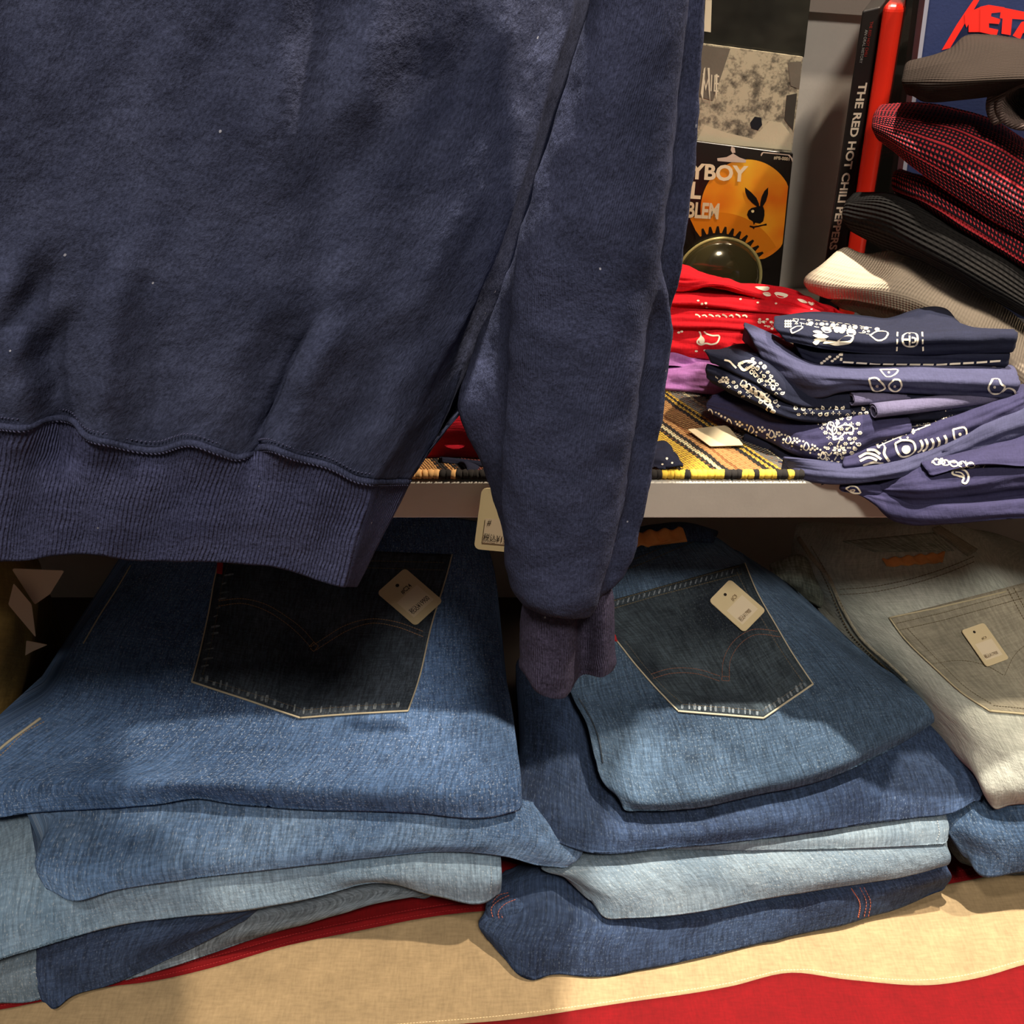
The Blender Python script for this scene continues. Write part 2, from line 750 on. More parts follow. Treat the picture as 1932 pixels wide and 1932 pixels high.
def patch(surf, TL, TR, BR, BL, V=None, vu=0.5, n=44, m=34, off=0.0016, side=0.0016, left=None, right=None):
    """a piece of cloth sewn on a surface; V is the point of its lower edge"""
    g = Geo()
    def poly(pts, t):
        cum = [0]
        for a, b in zip(pts[:-1], pts[1:]):
            cum.append(cum[-1] + math.hypot(b[0] - a[0], b[1] - a[1]))
        s_ = t * cum[-1]
        for i in range(len(pts) - 1):
            if cum[i + 1] >= s_ - 1e-9:
                k = (s_ - cum[i]) / max(cum[i + 1] - cum[i], 1e-9)
                return (pts[i][0] + (pts[i + 1][0] - pts[i][0]) * k, pts[i][1] + (pts[i + 1][1] - pts[i][1]) * k)
        return pts[-1]
    lf = left or [TL, BL]
    rt = right or [TR, BR]
    rows = []
    last = None
    for i in range(-1, m + 2):
        ii = min(max(i, 0), m)
        t = ii / m
        a, b = poly(lf, t), poly(rt, t)
        row = []
        for j in range(-1, n + 2):
            jj = min(max(j, 0), n)
            s_ = jj / n
            x = a[0] + (b[0] - a[0]) * s_
            y = a[1] + (b[1] - a[1]) * s_
            if V:
                bx = BL[0] + (BR[0] - BL[0]) * vu
                by = BL[1] + (BR[1] - BL[1]) * vu
                k = s_ / vu if s_ < vu else (1 - s_) / (1 - vu)
                x += (V[0] - bx) * k * t
                y += (V[1] - by) * k * t
            p, nn = surf.hit(x, y)
            if p is None:
                p, nn = last if last else (P(x, y, 0.7), Vector((0, -0.5, 0.8)))
            last = (p, nn)
            rim = (i != ii) or (j != jj)
            row.append(p + nn * ((-0.0005) if rim else off))
        rows.append(row)
    C = n + 3
    vs, uvs, fs = [], [], []
    u, v = grid_uv(rows, len(rows), C)
    for i, r in enumerate(rows):
        vs += r
        uvs += [(u[j] + 3.3, v[i]) for j in range(C)]
    for i in range(len(rows) - 1):
        for j in range(C - 1):
            fs.append((i * C + j, (i + 1) * C + j, (i + 1) * C + j + 1, i * C + j + 1))
    g.add(vs, fs, 0, uvs)
    return g.tree()


class Card:
    """flat rectangle in the place; x to the right, y up, both 0..1 from its lower left corner"""
    def __init__(s, TL, TR, BR, BL):
        s.TL, s.TR, s.BR, s.BL = TL, TR, BR, BL
        s.n = (TR - BL).cross(TL - BR).normalized()
        if s.n.dot(Vector((0, 0, CAMZ)) - BL) < 0:
            s.n = -s.n

    def at(s, x, y, off=0.0):
        a = s.BL.lerp(s.BR, x)
        b = s.TL.lerp(s.TR, x)
        return a.lerp(b, y) + s.n * off

    def slab(s, th=0.0006, rad=0.1):
        # rounded rectangle in card space
        w_ = (s.TR - s.TL).length
        h_ = (s.TL - s.BL).length
        rx, ry = rad, rad * w_ / h_
        pts = []
        for (cx, cy, a0) in ((1 - rx, 1 - ry, 0), (rx, 1 - ry, 90), (rx, ry, 180), (1 - rx, ry, 270)):
            for k in range(6):
                a = math.radians(a0 + k * 18)
                pts.append((cx + rx * math.cos(a), cy + ry * math.sin(a)))
        N = len(pts)
        vs = [s.at(x, y, th) for x, y in pts] + [s.at(x, y, 0) for x, y in pts]
        fs = [tuple(range(N)), tuple(reversed(range(N, 2 * N)))]
        fs += [(i, N + i, N + (i + 1) % N, (i + 1) % N) for i in range(N)]
        return Geo().add(vs, fs, 0)

    def poly(s, pts, off):
        N = len(pts)
        return Geo().add([s.at(x, y, off) for x, y in pts], [tuple(range(N))], 0)


def card_px(pts, v):
    return Card(*[P(p[0], p[1], v) for p in pts])


def textmesh(body, O, ex, ey, h, n, align='LEFT', bold=0.0, th=0.0002, squeeze=1.0, mi=0):
    """lettering as a thin mesh: h is the capital height"""
    cu = bpy.data.curves.new('t', 'FONT')
    cu.body = body
    cu.size = 1.0
    cu.align_x = align
    cu.offset = bold
    cu.resolution_u = 3
    cu.fill_mode = 'FRONT'
    ob = bpy.data.objects.new('t', cu)
    COL.objects.link(ob)
    bpy.context.view_layer.update()
    dg = bpy.context.evaluated_depsgraph_get()
    me = bpy.data.meshes.new_from_object(ob.evaluated_get(dg))
    k = h / 0.72
    vs = [O + ex * (v.co.x * k * squeeze) + ey * (v.co.y * k) + n * th for v in me.vertices]
    fs = [tuple(p.vertices) for p in me.polygons]
    bpy.data.objects.remove(ob)
    bpy.data.curves.remove(cu)
    bpy.data.meshes.remove(me)
    return Geo().add(vs, fs, mi)


def boxgeo(p0, p1):
    x0, y0, z0 = p0
    x1, y1, z1 = p1
    vs = [Vector(q) for q in ((x0, y0, z0), (x1, y0, z0), (x1, y1, z0), (x0, y1, z0), (x0, y0, z1), (x1, y0, z1), (x1, y1, z1), (x0, y1, z1))]
    fs = [(0, 3, 2, 1), (4, 5, 6, 7), (0, 1, 5, 4), (1, 2, 6, 5), (2, 3, 7, 6), (3, 0, 4, 7)]
    return Geo().add(vs, fs, 0)


def quadbox(pts, Y, depth, dx=0.0):
    """a box whose front face has these corners (TL, TR, BR, BL) on the upright plane Y"""
    a = [P(x, y, Y) for x, y in pts]
    b = [q + Vector((dx, depth, 0)) for q in a]
    vs = a + b
    fs = [(3, 2, 1, 0), (4, 5, 6, 7), (0, 1, 5, 4), (1, 2, 6, 5), (2, 3, 7, 6), (3, 0, 4, 7)]
    return Geo().add(vs, fs, 0)


def bevel(o, w_, seg=3):
    m = o.modifiers.new('bevel', 'BEVEL')
    m.width = w_
    m.segments = seg
    m.limit_method = 'ANGLE'
    return o


def empty(name, loc):
    o = bpy.data.objects.new(name, None)
    o.empty_display_size = 0.02
    COL.objects.link(o)
    o.location = loc
    return o
# ------------------------------------------------------------------ the setting
SHZ = -0.434         # top of the upper shelf below the camera
TBZ = -0.862         # top of the lower shelf
shelf_paint = plain('shelf_paint', (224, 219, 206), 0.4, 0.15, 0.05)
wall_paint = plain('wall_paint', (184, 178, 170), 0.5, 0.1, 0.05)
dark_wood = plain('table_board', (60, 50, 42), 0.7, 0, 0.15)
o = link('wall_back', boxgeo((-1.6, 1.04, 0), (1.9, 1.07, 2.6)), wall_paint, smooth=False); tag(o, kind='structure')
o = link('wall_left', boxgeo((-1.03, 0.62, 0), (-1.0, 1.04, 2.2)), plain('left_panel', (70, 60, 52), 0.7), smooth=False); tag(o, kind='structure')
o = link('floor', boxgeo((-2.5, -2.0, -0.03), (2.8, 1.07, 0)), plain('floor_board', (110, 90, 70), 0.6, 0, 0.2), smooth=False); tag(o, kind='structure')
# thin grey rail strip on the wall, its lower edge shows at the top beside the book
r = quadbox([(1529, -70), (1700, -70), (1700, 34), (1527, 22)], 1.03, 0.01)
o = link('trim_1', r, plain('rail_paint', (120, 112, 106), 0.5, 0.1, 0.05), smooth=False); tag(o, kind='structure')

sh = link('shelf_board', boxgeo((-1.0, 0.66, CAMZ + SHZ - 0.034), (1.25, 1.04, CAMZ + SHZ)), shelf_paint, smooth=False)
bevel(sh, 0.0012, 2)
tag(sh, 'pale grey metal shelf board running across above the folded jeans', 'shelf')
tb = link('table_shelf', boxgeo((-1.0, 0.35, CAMZ + TBZ - 0.04), (1.25, 1.04, CAMZ + TBZ - 0.0035)), dark_wood, smooth=False)
tag(tb, 'deep lower shelf carrying the jeans piles, hidden beneath the striped flag', 'shelf')
lg = Geo()
for x in (-0.98, 1.19):
    for y in (0.37, 0.99):
        link('leg', boxgeo((x, y, 0), (x + 0.04, y + 0.04, CAMZ + TBZ - 0.04)), dark_wood, tb, smooth=False)

# ------------------------------------------------------------------ flag under the jeans
red_cloth = cotton('flag_red', (112, 4, 10), 0.10, 500, fold=0.15)
cream_cloth = cotton('flag_cream', (160, 138, 104), 0.10, 420, fold=0.15)
Z = TBZ
A = [(-500, 1600), (-200, 1500), (200, 1480), (900, 1440), (1500, 1400), (1932, 1380), (2400, 1360)]
B = [(-560, 1960), (-200, 1925), (0, 1905), (203, 1861), (274, 1853), (400, 1825), (549, 1784), (686, 1754), (856, 1724), (1000, 1712), (1400, 1700), (1789, 1667), (1932, 1640), (2300, 1600)]
B0 = [(x, y - 46) for x, y in B]
Cc = [(-560, 2150), (0, 2060), (500, 1970), (700, 1945), (940, 1925), (1100, 1905), (1234, 1885), (1380, 1862), (1495, 1836), (1600, 1848), (1750, 1857), (1850, 1842), (1932, 1819), (2300, 1790)]
Dd = [(-500, 2420), (500, 2300), (1400, 2230), (2300, 2180)]


def flagrow(pts, dz=0.0):
    return spline([P(x, y, Z) + Vector((0, 0, dz)) for x, y in pts], 150)


def flagstrip(r0, r1, n, mi, dst):
    vs, uvs, fs = [], [], []
    for i in range(n + 1):
        t = i / n
        for j in range(150):
            p = r0[j].lerp(r1[j], t)
            q = p.copy()
            hz = 0.0022 * noise.noise(Vector((q.x * 11, q.y * 22, 2))) + 0.0022 * noise.noise(Vector((q.x * 4, q.y * 6, 5)))
            q.z += max(-0.002, hz)
            vs.append(q)
            uvs.append((q.x, q.y))
    for i in range(n):
        for j in range(149):
            a = i * 150 + j
            fs.append((a, a + 150, a + 151, a + 1))
    dst.add(vs, fs, mi, uvs)


fg = Geo()
rA, rB, rC, rD = flagrow(A), flagrow(B), flagrow(Cc), flagrow(Dd)
flagstrip(rA, rB, 30, 0, fg)
flagstrip(rB, rC, 30, 1, fg)
flagstrip(rC, rD, 24, 0, fg)
# front drop over the edge of the shelf
drop = [Vector((p.x, max(p.y - 0.004, 0.34), p.z - 0.30)) for p in rD]
flagstrip(rD, drop, 10, 0, fg)
fg.tree()
flag = link('flag', fg, [red_cloth, cream_cloth])
sol = flag.modifiers.new('thickness', 'SOLIDIFY'); sol.thickness = 0.0012; sol.offset = -1
tag(flag, 'red and cream striped flag spread under the jeans as a table cloth', 'flag')
thr = plain('red_thread', (150, 10, 18), 0.7)
crt = plain('cream_thread', (240, 214, 168), 0.7)
for off_, m_, c_ in ((-7, thr, 1), (-20, thr, 1), (8, crt, 1)):
    src = B if off_ < 5 else Cc
    s_ = stitches(fg, [(x, y + off_ - (16 if src is Cc else 0)) for x, y in src], 6, 4.2, 1.4, 0.0002)
    if s_.v:
        link('seam', s_, m_, flag)
# felled seams stand up a little
s_ = thread(fg, [(x, y - 13) for x, y in B[2:11]], 12, -0.0014)
link('seam', s_, red_cloth, flag)
# ------------------------------------------------------------------ jeans
dn_L1 = denim('denim_washed_blue', (50, 74, 110), (98, 130, 176), fleck=(206, 222, 242), famt=1.0, big=5, lo=0.3, hi=0.7)
dn_pk = denim('denim_pocket_dark', (46, 54, 64), (74, 84, 96), fleck=(120, 130, 140), famt=0.45, big=16)
dn_mid = denim('denim_mid_blue', (72, 98, 134), (106, 132, 164), fleck=(205, 216, 226), famt=0.6, big=9)
dn_light = denim('denim_light_blue', (100, 126, 150), (138, 160, 178), fleck=(215, 224, 230), famt=0.6, big=9, soft=0.7)
dn_grey = denim('denim_pale_grey', (92, 110, 126), (128, 144, 156), fleck=(215, 218, 214), famt=0.5, big=12, soft=0.6)
dn_dark = denim('denim_indigo', (38, 50, 74), (58, 74, 102), fleck=(140, 155, 180), famt=0.4, big=9)
dn_navy = denim('denim_dark_indigo', (34, 45, 68), (58, 76, 106), fleck=(140, 158, 182), famt=0.4, big=8)
dn_dust = denim('denim_dusty_grey', (92, 104, 116), (120, 132, 142), fleck=(170, 176, 178), famt=0.4, big=10)
dn_M1 = denim('denim_faded_blue', (44, 60, 80), (88, 112, 138), fleck=(180, 196, 208), famt=0.5, big=6, sx=520, sy=45, lo=0.28, hi=0.72)
dn_olive = denim('denim_bleached', (158, 164, 154), (190, 192, 182), fleck=(226, 222, 206), famt=0.3, big=6, soft=0.45)
dn_olpk = denim('denim_bleached_pocket', (136, 132, 116), (168, 162, 142), fleck=(200, 196, 178), famt=0.3, big=14, soft=0.45)
dn_in = denim('denim_reverse', (120, 130, 130), (150, 156, 150), famt=0.2)
dn_worn = denim('denim_worn', (84, 96, 108), (150, 158, 162), fleck=(190, 194, 190), famt=0.6, big=60)
t_gold = plain('gold_thread', (150, 104, 58), 0.6)
t_tan = plain('tan_thread', (176, 150, 116), 0.6)
t_pale = plain('pale_edge_thread', (196, 186, 160), 0.7)
t_rust = plain('rust_thread', (176, 96, 70), 0.7)
t_olive = plain('olive_thread', (92, 82, 56), 0.7)
t_worn = plain('worn_white_thread', (170, 176, 178), 0.8)
paper = plain('tag_card', (226, 208, 164), 0.6, 0, 0.03)
paper2 = plain('tag_sticker', (238, 222, 190), 0.55)
ink = plain('tag_ink', (120, 96, 62), 0.7)
inkd = plain('tag_ink_dark', (70, 60, 44), 0.7)
leather = plain('leather_patch', (226, 150, 78), 0.6, 0, 0.2)
red_tab = plain('red_tab_cloth', (170, 24, 30), 0.7)
string_m = plain('tag_string', (200, 190, 170), 0.7)


def jeans(rows, mat, label, seed, group, **kw):
    g = slab(rows, seed=seed, **kw)
    o = link('jeans', g, mat)
    tag(o, label, 'jeans', group)
    return o, g


def price_tag(parent, surf, px, lines, hole=(0.18, 0.86), lift=0.004, name='price_tag'):
    """px: TL TR BR BL of the tag as it lies (TL-TR is its short top edge with the hole)"""
    cx = sum(p[0] for p in px) / 4
    cy = sum(p[1] for p in px) / 4
    c, n = surf.hit(cx, cy)
    # lies on the cloth: fit the plane to the cloth under its corners
    cor = []
    for p in px:
        q, _ = surf.hit(*p)
        cor.append(q if q is not None else c)
    nn = (cor[1] - cor[3]).cross(cor[0] - cor[2]).normalized()
    if nn.z < 0:
        nn = -nn
    O = sum(cor, Vector()) / 4 + nn * lift
    C0 = Vector((0, 0, CAMZ))
    pts = []
    for p in px:
        d = ray(*p)
        t = (O - C0).dot(nn) / d.dot(nn)
        pts.append(C0 + d * t)
    card = Card(*pts)
    t_ = link(name, card.slab(0.0006, 0.11), paper, parent, smooth=False)
    tag(t_, 'cream card price tag')
    st = card.poly([(0.14, 0.14), (0.86, 0.14), (0.86, 0.58), (0.14, 0.58)], 0.0008)
    link('sticker', st, paper2, t_, smooth=False)
    W_ = (card.TR - card.TL).length
    H_ = (card.TL - card.BL).length
    ex = (card.BR - card.BL).normalized()
    ey = (card.TL - card.BL).normalized()
    for (body, x, y, h, al, sq, m_) in lines:
        tm = textmesh(body, card.at(x, y), ex, ey, h * H_, card.n, al, 0.012, 0.001, sq)
        link('lettering', tm, m_, t_, smooth=False)
    hp = [(hole[0] + 0.05 * math.cos(a * PI / 5), hole[1] + 0.035 * math.sin(a * PI / 5)) for a in range(10)]
    link('string_hole', card.poly(hp, 0.0009), plain('hole_dark', (40, 30, 22), 0.9), t_, smooth=False)
    return t_, card


# ---- left pile -------------------------------------------------------------
gl = 'jeans folded in the left pile'
r = [[(285, 975, -0.64), (400, 972, -0.63), (600, 972, -0.625), (800, 972, -0.625), (868, 978, -0.63), (905, 984, -0.645)],
     [(246, 1060, -0.66), (340, 1066, -0.65), (560, 1068, -0.64), (760, 1065, -0.64), (905, 1060, -0.645), (927, 1080, -0.66)],
     [(160, 1200, -0.682), (240, 1210, -0.672), (400, 1230, -0.664), (600, 1240, -0.66), (780, 1240, -0.662), (915, 1232, -0.666), (936, 1235, -0.676)],
     [(98, 1325, -0.704), (180, 1345, -0.695), (330, 1360, -0.686), (520, 1368, -0.68), (700, 1372, -0.677), (850, 1370, -0.677), (930, 1365, -0.682), (960, 1360, -0.690)],
     [(-10, 1398, -0.72), (90, 1425, -0.71), (240, 1432, -0.702), (420, 1436, -0.695), (620, 1440, -0.690), (800, 1440, -0.688), (920, 1436, -0.691), (968, 1425, -0.697)],
     [(-130, 1480, -0.742), (0, 1490, -0.728), (150, 1485, -0.714), (300, 1482, -0.707), (460, 1484, -0.702), (640, 1488, -0.700), (800, 1490, -0.700), (930, 1488, -0.702), (975, 1478, -0.706)],
     [(-150, 1562, -0.755), (0, 1543, -0.740), (60, 1534, -0.737), (208, 1525, -0.733), (302, 1518, -0.730), (378, 1509, -0.727), (420, 1516, -0.727), (549, 1528, -0.727), (768, 1533, -0.726), (930, 1542, -0.726), (977, 1530, -0.726)]]
L1, gL1 = jeans(r, dn_L1, 'washed blue jeans topping the left pile, dark back pocket with arched stitching', 1.1, None, nu=150, per=16, cap=0.006)
# back pocket
ps = patch(gL1, (424, 1030), (853, 1048), (770, 1342), (363, 1288), (567, 1355), 0.5,
           left=[(424, 1030), (411, 1072), (392, 1170), (375, 1245), (363, 1288)], right=[(853, 1048), (845, 1080), (815, 1180), (790, 1285), (770, 1342)])
pk = link('back_pocket', ps, dn_pk, L1)
tag(pk, 'dark indigo back pocket')
e = thread(gL1, [(424, 1030), (411, 1072), (392, 1170), (375, 1245), (363, 1288)], 2.6, 0.0016); e.merge(thread(gL1, [(363, 1288), (460, 1320), (567, 1356)], 3.6, 0.0016, False))
e.merge(thread(gL1, [(567, 1356), (670, 1348), (770, 1343)], 3.6, 0.0016, False)); e.merge(thread(gL1, [(770, 1343), (790, 1285), (815, 1180), (845, 1080), (853, 1048)], 3.0, 0.0016))
link('pocket_edge', e, t_pale, pk)
s_ = Geo()
for pts in ([(412, 1144), (457, 1139), (497, 1150), (537, 1174), (563, 1196), (586, 1221)], [(412, 1134), (457, 1130), (500, 1140), (540, 1163), (570, 1186), (598, 1218)],
            [(586, 1221), (612, 1204), (650, 1181), (700, 1168), (745, 1173), (800, 1192)], [(596, 1227), (622, 1210), (658, 1189), (703, 1176), (745, 1182), (800, 1202)]):
    s_.merge(stitches(ps, pts, 5, 4.2, 1.5, 0.0005))
s_.merge(stitches(ps, [(583, 1221), (592, 1212), (601, 1219), (592, 1230), (583, 1221)], 4, 3.5, 1.8, 0.0006, False))
link('stitching', s_, plain('brown_thread', (176, 134, 92), 0.7), pk)
s_ = Geo()
s_.merge(stitches(ps, [(440, 1040), (427, 1072), (408, 1170), (391, 1245), (381, 1278)], 5.5, 4.4, 1.5))
s_.merge(stitches(ps, [(381, 1280), (468, 1306), (570, 1338)], 5.5, 4.4, 1.5, smooth=False))
s_.merge(stitches(ps, [(570, 1340), (660, 1333), (755, 1328)], 5.5, 4.4, 1.5, smooth=False))
s_.merge(stitches(ps, [(432, 1052), (840, 1062)], 5.5, 4.4, 1.5, smooth=False))
s_.merge(stitches(ps, [(432, 1064), (838, 1076)], 5.5, 4.4, 1.5, smooth=False))
link('stitching', s_, plain('dull_thread', (104, 92, 72), 0.7), pk)
# worn ladder marks between the hem and its stitching
s_ = Geo()
for (a, b, n_) in (((374, 1284), (566, 1346), 15), ((572, 1347), (762, 1334), 13), ((418, 1080), (370, 1272), 12)):
    for k in range(n_):
        t = (k + random.random() * 0.5) / n_
        x, y = a[0] + (b[0] - a[0]) * t, a[1] + (b[1] - a[1]) * t
        vert = abs(b[0] - a[0]) > abs(b[1] - a[1])
        L_ = random.uniform(7, 15) if n_ != 12 else random.uniform(8, 20)
        if vert:
            ribbon(s_, ps, [(x, y), (x + 2, y - L_)], random.uniform(3, 7), 0, 0.0003, smooth=False, taper=True)
        else:
            ribbon(s_, ps, [(x + 6, y), (x + 6 + L_, y - 3)], random.uniform(3, 6), 0, 0.0003, smooth=False, taper=True)
link('worn_hem', s_, dn_worn, pk)
# red tab on the pocket's left edge
tb_ = patch(gL1, (412, 1052), (423, 1052), (420, 1086), (410, 1084), n=4, m=6, off=0.003)
link('red_tab', tb_, red_tab, L1)
# outer seam edge on the left
e = thread(gL1, [(247, 1068), (222, 1110), (190, 1160), (158, 1215)], 2.4, 0.0008)
link('seam', e, t_pale, L1)
e = (thread(gL1, [(78, 1356), (48, 1378), (18, 1400), (-15, 1428)], 5, 0.001))
link('seam', e, t_pale, L1)
s_ = stitches(gL1, [(84, 1362), (44, 1384), (18, 1410), (-15, 1440)], 6, 4.5, 1.6)
link('stitching', s_, t_tan, L1)
price_tag(L1, gL1, [(711, 1119), (764, 1072), (836, 1134), (784, 1182)],
          [('税込¥19900', 0.18, 0.2, 0.10, 'LEFT', 0.62, inkd), ('#C24', 0.42, 0.62, 0.09, 'LEFT', 0.8, inkd)], hole=(0.5, 0.83))

r = [[(60, 1515, -0.745), (200, 1490, -0.745), (420, 1480, -0.742), (700, 1490, -0.738), (950, 1500, -0.738), (1080, 1530, -0.765)],
     [(120, 1532, -0.742), (150, 1529, -0.740), (302, 1521, -0.738), (406, 1518, -0.736), (560, 1532, -0.734), (780, 1540, -0.734), (960, 1548, -0.738), (1085, 1575, -0.768)],
     [(93, 1600, -0.744), (160, 1600, -0.745), (300, 1580, -0.744), (500, 1575, -0.743), (760, 1575, -0.742), (960, 1580, -0.746), (1088, 1605, -0.772)],
     [(82, 1650, -0.752), (150, 1660, -0.756), (300, 1645, -0.754), (500, 1620, -0.752), (760, 1600, -0.750), (940, 1598, -0.752), (1082, 1622, -0.776)],
     [(96, 1682, -0.760), (129, 1699, -0.764), (219, 1680, -0.764), (384, 1656, -0.763), (549, 1637, -0.762), (713, 1618, -0.760), (880, 1608, -0.758), (960, 1618, -0.762), (1015, 1634, -0.776), (1062, 1638, -0.782)]]
L2, gL2 = jeans(r, dn_mid, 'mid blue jeans second from the top of the left pile', 2.3, gl, nu=140, cap=0.009)
r = [[(-150, 1600, -0.77), (30, 1530, -0.768), (250, 1510, -0.768), (500, 1500, -0.766), (800, 1500, -0.765), (932, 1520, -0.768)],
     [(-140, 1640, -0.768), (20, 1570, -0.764), (60, 1546, -0.760), (250, 1545, -0.766), (500, 1555, -0.766), (800, 1560, -0.764), (935, 1580, -0.768)],
     [(-150, 1720, -0.78), (0, 1665, -0.774), (200, 1690, -0.775), (420, 1655, -0.772), (640, 1635, -0.770), (820, 1618, -0.768), (937, 1615, -0.770)],
     [(-160, 1800, -0.80), (0, 1760, -0.792), (200, 1718, -0.788), (420, 1690, -0.785), (620, 1665, -0.783), (800, 1655, -0.780), (939, 1660, -0.78)],
     [(-160, 1870, -0.815), (0, 1812, -0.806), (82, 1787, -0.803), (214, 1748, -0.800), (329, 1732, -0.799), (477, 1715, -0.798), (603, 1692, -0.796), (700, 1668, -0.792), (735, 1668, -0.794), (823, 1691, -0.802), (922, 1702, -0.806), (938, 1690, -0.803)]]
L3, gL3 = jeans(r, dn_light, 'light blue jeans third from the top of the left pile', 3.7, gl, nu=150, cap=0.004)
s_ = stitches(gL3, [(925, 1622), (928, 1660), (924, 1692)], 6, 4.5, 1.5, smooth=False)
link('stitching', s_, t_worn, L3)
r = [[(90, 1700, -0.83), (300, 1660, -0.83), (500, 1640, -0.826), (700, 1625, -0.824), (850, 1640, -0.83)],
     [(120, 1760, -0.825), (300, 1720, -0.825), (500, 1690, -0.822), (700, 1665, -0.818), (850, 1670, -0.83)],
     [(240, 1770, -0.832), (340, 1755, -0.832), (480, 1735, -0.830), (620, 1705, -0.826), (740, 1678, -0.822), (860, 1680, -0.835)],
     [(240, 1820, -0.85), (340, 1800, -0.85), (480, 1765, -0.846), (600, 1735, -0.84), (700, 1708, -0.832), (800, 1690, -0.836)],
     [(240, 1850, -0.858), (300, 1832, -0.858), (400, 1800, -0.858), (500, 1765, -0.856), (600, 1735, -0.85), (735, 1692, -0.840), (800, 1697, -0.842)]]
L5, gL5 = jeans(r, dn_dust, 'dusty grey blue jeans leg below the light pair, above the red flag stripe', 5.2, gl, nu=100, cap=0.003)
r = [[(60, 1720, -0.822), (200, 1690, -0.82), (380, 1660, -0.818), (560, 1645, -0.82)],
     [(78, 1780, -0.815), (160, 1758, -0.812), (280, 1732, -0.812), (400, 1715, -0.812), (520, 1700, -0.815)],
     [(76, 1815, -0.828), (160, 1800, -0.826), (260, 1780, -0.824), (360, 1756, -0.822), (470, 1722, -0.818)],
     [(78, 1865, -0.848), (150, 1850, -0.846), (240, 1820, -0.842), (340, 1780, -0.834), (440, 1738, -0.825)],
     [(85, 1893, -0.856), (100, 1905, -0.858), (133, 1882, -0.857), (203, 1861, -0.858), (300, 1820, -0.852), (400, 1770, -0.836), (450, 1742, -0.828)]]
L4, gL4 = jeans(r, dn_dark, 'dark indigo jeans leg at the front corner of the left pile', 4.4, gl, nu=110, cap=0.004)
r = [[(-160, 1760, -0.835), (0, 1720, -0.835), (100, 1700, -0.835)],
     [(-150, 1840, -0.83), (0, 1798, -0.828), (60, 1785, -0.826), (92, 1785, -0.83)],
     [(-160, 1880, -0.842), (0, 1850, -0.84), (50, 1842, -0.838), (86, 1835, -0.84)],
     [(-160, 1915, -0.856), (0, 1893, -0.858), (50, 1893, -0.858), (90, 1885, -0.857)]]
L6, gL6 = jeans(r, dn_grey, 'pale blue jeans end at the bottom left corner of the left pile', 6.1, gl, nu=70, cap=0.004)
s_ = stitches(gL6, [(64, 1826), (84, 1830)], 5, 4, 2); s_.merge(stitches(gL6, [(62, 1834), (82, 1838)], 5, 4, 2))
link('stitching', s_, t_worn, L6)

# ---- middle pile -----------------------------------------------------------
gm = 'jeans folded in the middle pile'
r = [[(1085, 1030, -0.62), (1160, 1012, -0.615), (1230, 1003, -0.61), (1315, 1000, -0.61), (1345, 1008, -0.612), (1385, 1035, -0.625)],
     [(1085, 1100, -0.64), (1160, 1080, -0.63), (1250, 1062, -0.626), (1340, 1048, -0.624), (1400, 1062, -0.63), (1456, 1081, -0.645)],
     [(1082, 1190, -0.66), (1180, 1175, -0.648), (1300, 1160, -0.642), (1420, 1150, -0.642), (1500, 1160, -0.65), (1574, 1191, -0.668)],
     [(1086, 1312, -0.69), (1180, 1290, -0.676), (1300, 1275, -0.668), (1450, 1260, -0.664), (1590, 1250, -0.668), (1692, 1288, -0.688)],
     [(1116, 1370, -0.702), (1200, 1380, -0.694), (1330, 1370, -0.686), (1480, 1345, -0.680), (1620, 1320, -0.68), (1752, 1325, -0.692)],
     [(1133, 1440, -0.715), (1200, 1465, -0.712), (1330, 1458, -0.706), (1480, 1428, -0.698), (1620, 1385, -0.692), (1768, 1345, -0.696)],
     [(1150, 1488, -0.724), (1190, 1512, -0.724), (1300, 1508, -0.720), (1430, 1484, -0.715), (1560, 1452, -0.708), (1660, 1408, -0.702), (1768, 1352, -0.700)],
     [(1168, 1505, -0.730), (1176, 1528, -0.735), (1210, 1531, -0.734), (1294, 1527, -0.732), (1424, 1501, -0.728), (1560, 1470, -0.722), (1639, 1437, -0.716), (1715, 1394, -0.710), (1764, 1360, -0.705)]]
M1, gM1 = jeans(r, dn_M1, 'faded blue jeans on top of the middle pile with dark back pocket', 7.7, None, nu=150, per=14, cap=0.005)
ps = patch(gM1, (1095, 1150), (1404, 1064), (1533, 1292), (1279, 1342), (1440, 1355), 0.62,
           left=[(1095, 1150), (1161, 1206), (1201, 1257), (1242, 1304), (1279, 1342)], right=[(1404, 1064), (1428, 1120), (1463, 1181), (1493, 1232), (1533, 1292)])
pk = link('back_pocket', ps, denim('denim_pocket_faded', (32, 39, 48), (72, 84, 92), fleck=(130, 140, 140), famt=0.35, big=13, sx=520, sy=45), M1)
tag(pk, 'dark back pocket worn pale at its middle')
e = thread(gM1, [(1161, 1206), (1201, 1257), (1242, 1304), (1279, 1342)], 3, 0.0016); e.merge(thread(gM1, [(1279, 1343), (1440, 1356)], 4, 0.0016, False))
e.merge(thread(gM1, [(1440, 1356), (1533, 1292)], 4, 0.0016, False)); e.merge(thread(gM1, [(1404, 1064), (1428, 1120), (1463, 1181), (1493, 1232), (1533, 1292)], 2.4, 0.0016))
link('pocket_edge', e, t_pale, pk)
s_ = Geo()
for pts in ([(1228, 1272), (1262, 1262), (1312, 1262), (1362, 1277)], [(1232, 1280), (1264, 1271), (1312, 1271), (1360, 1286)],
            [(1362, 1284), (1366, 1242), (1384, 1210), (1413, 1190), (1476, 1192)], [(1376, 1282), (1378, 1246), (1394, 1218), (1418, 1200), (1478, 1202)]):
    s_.merge(stitches(ps, pts, 5, 4.3, 2.0, 0.0005))
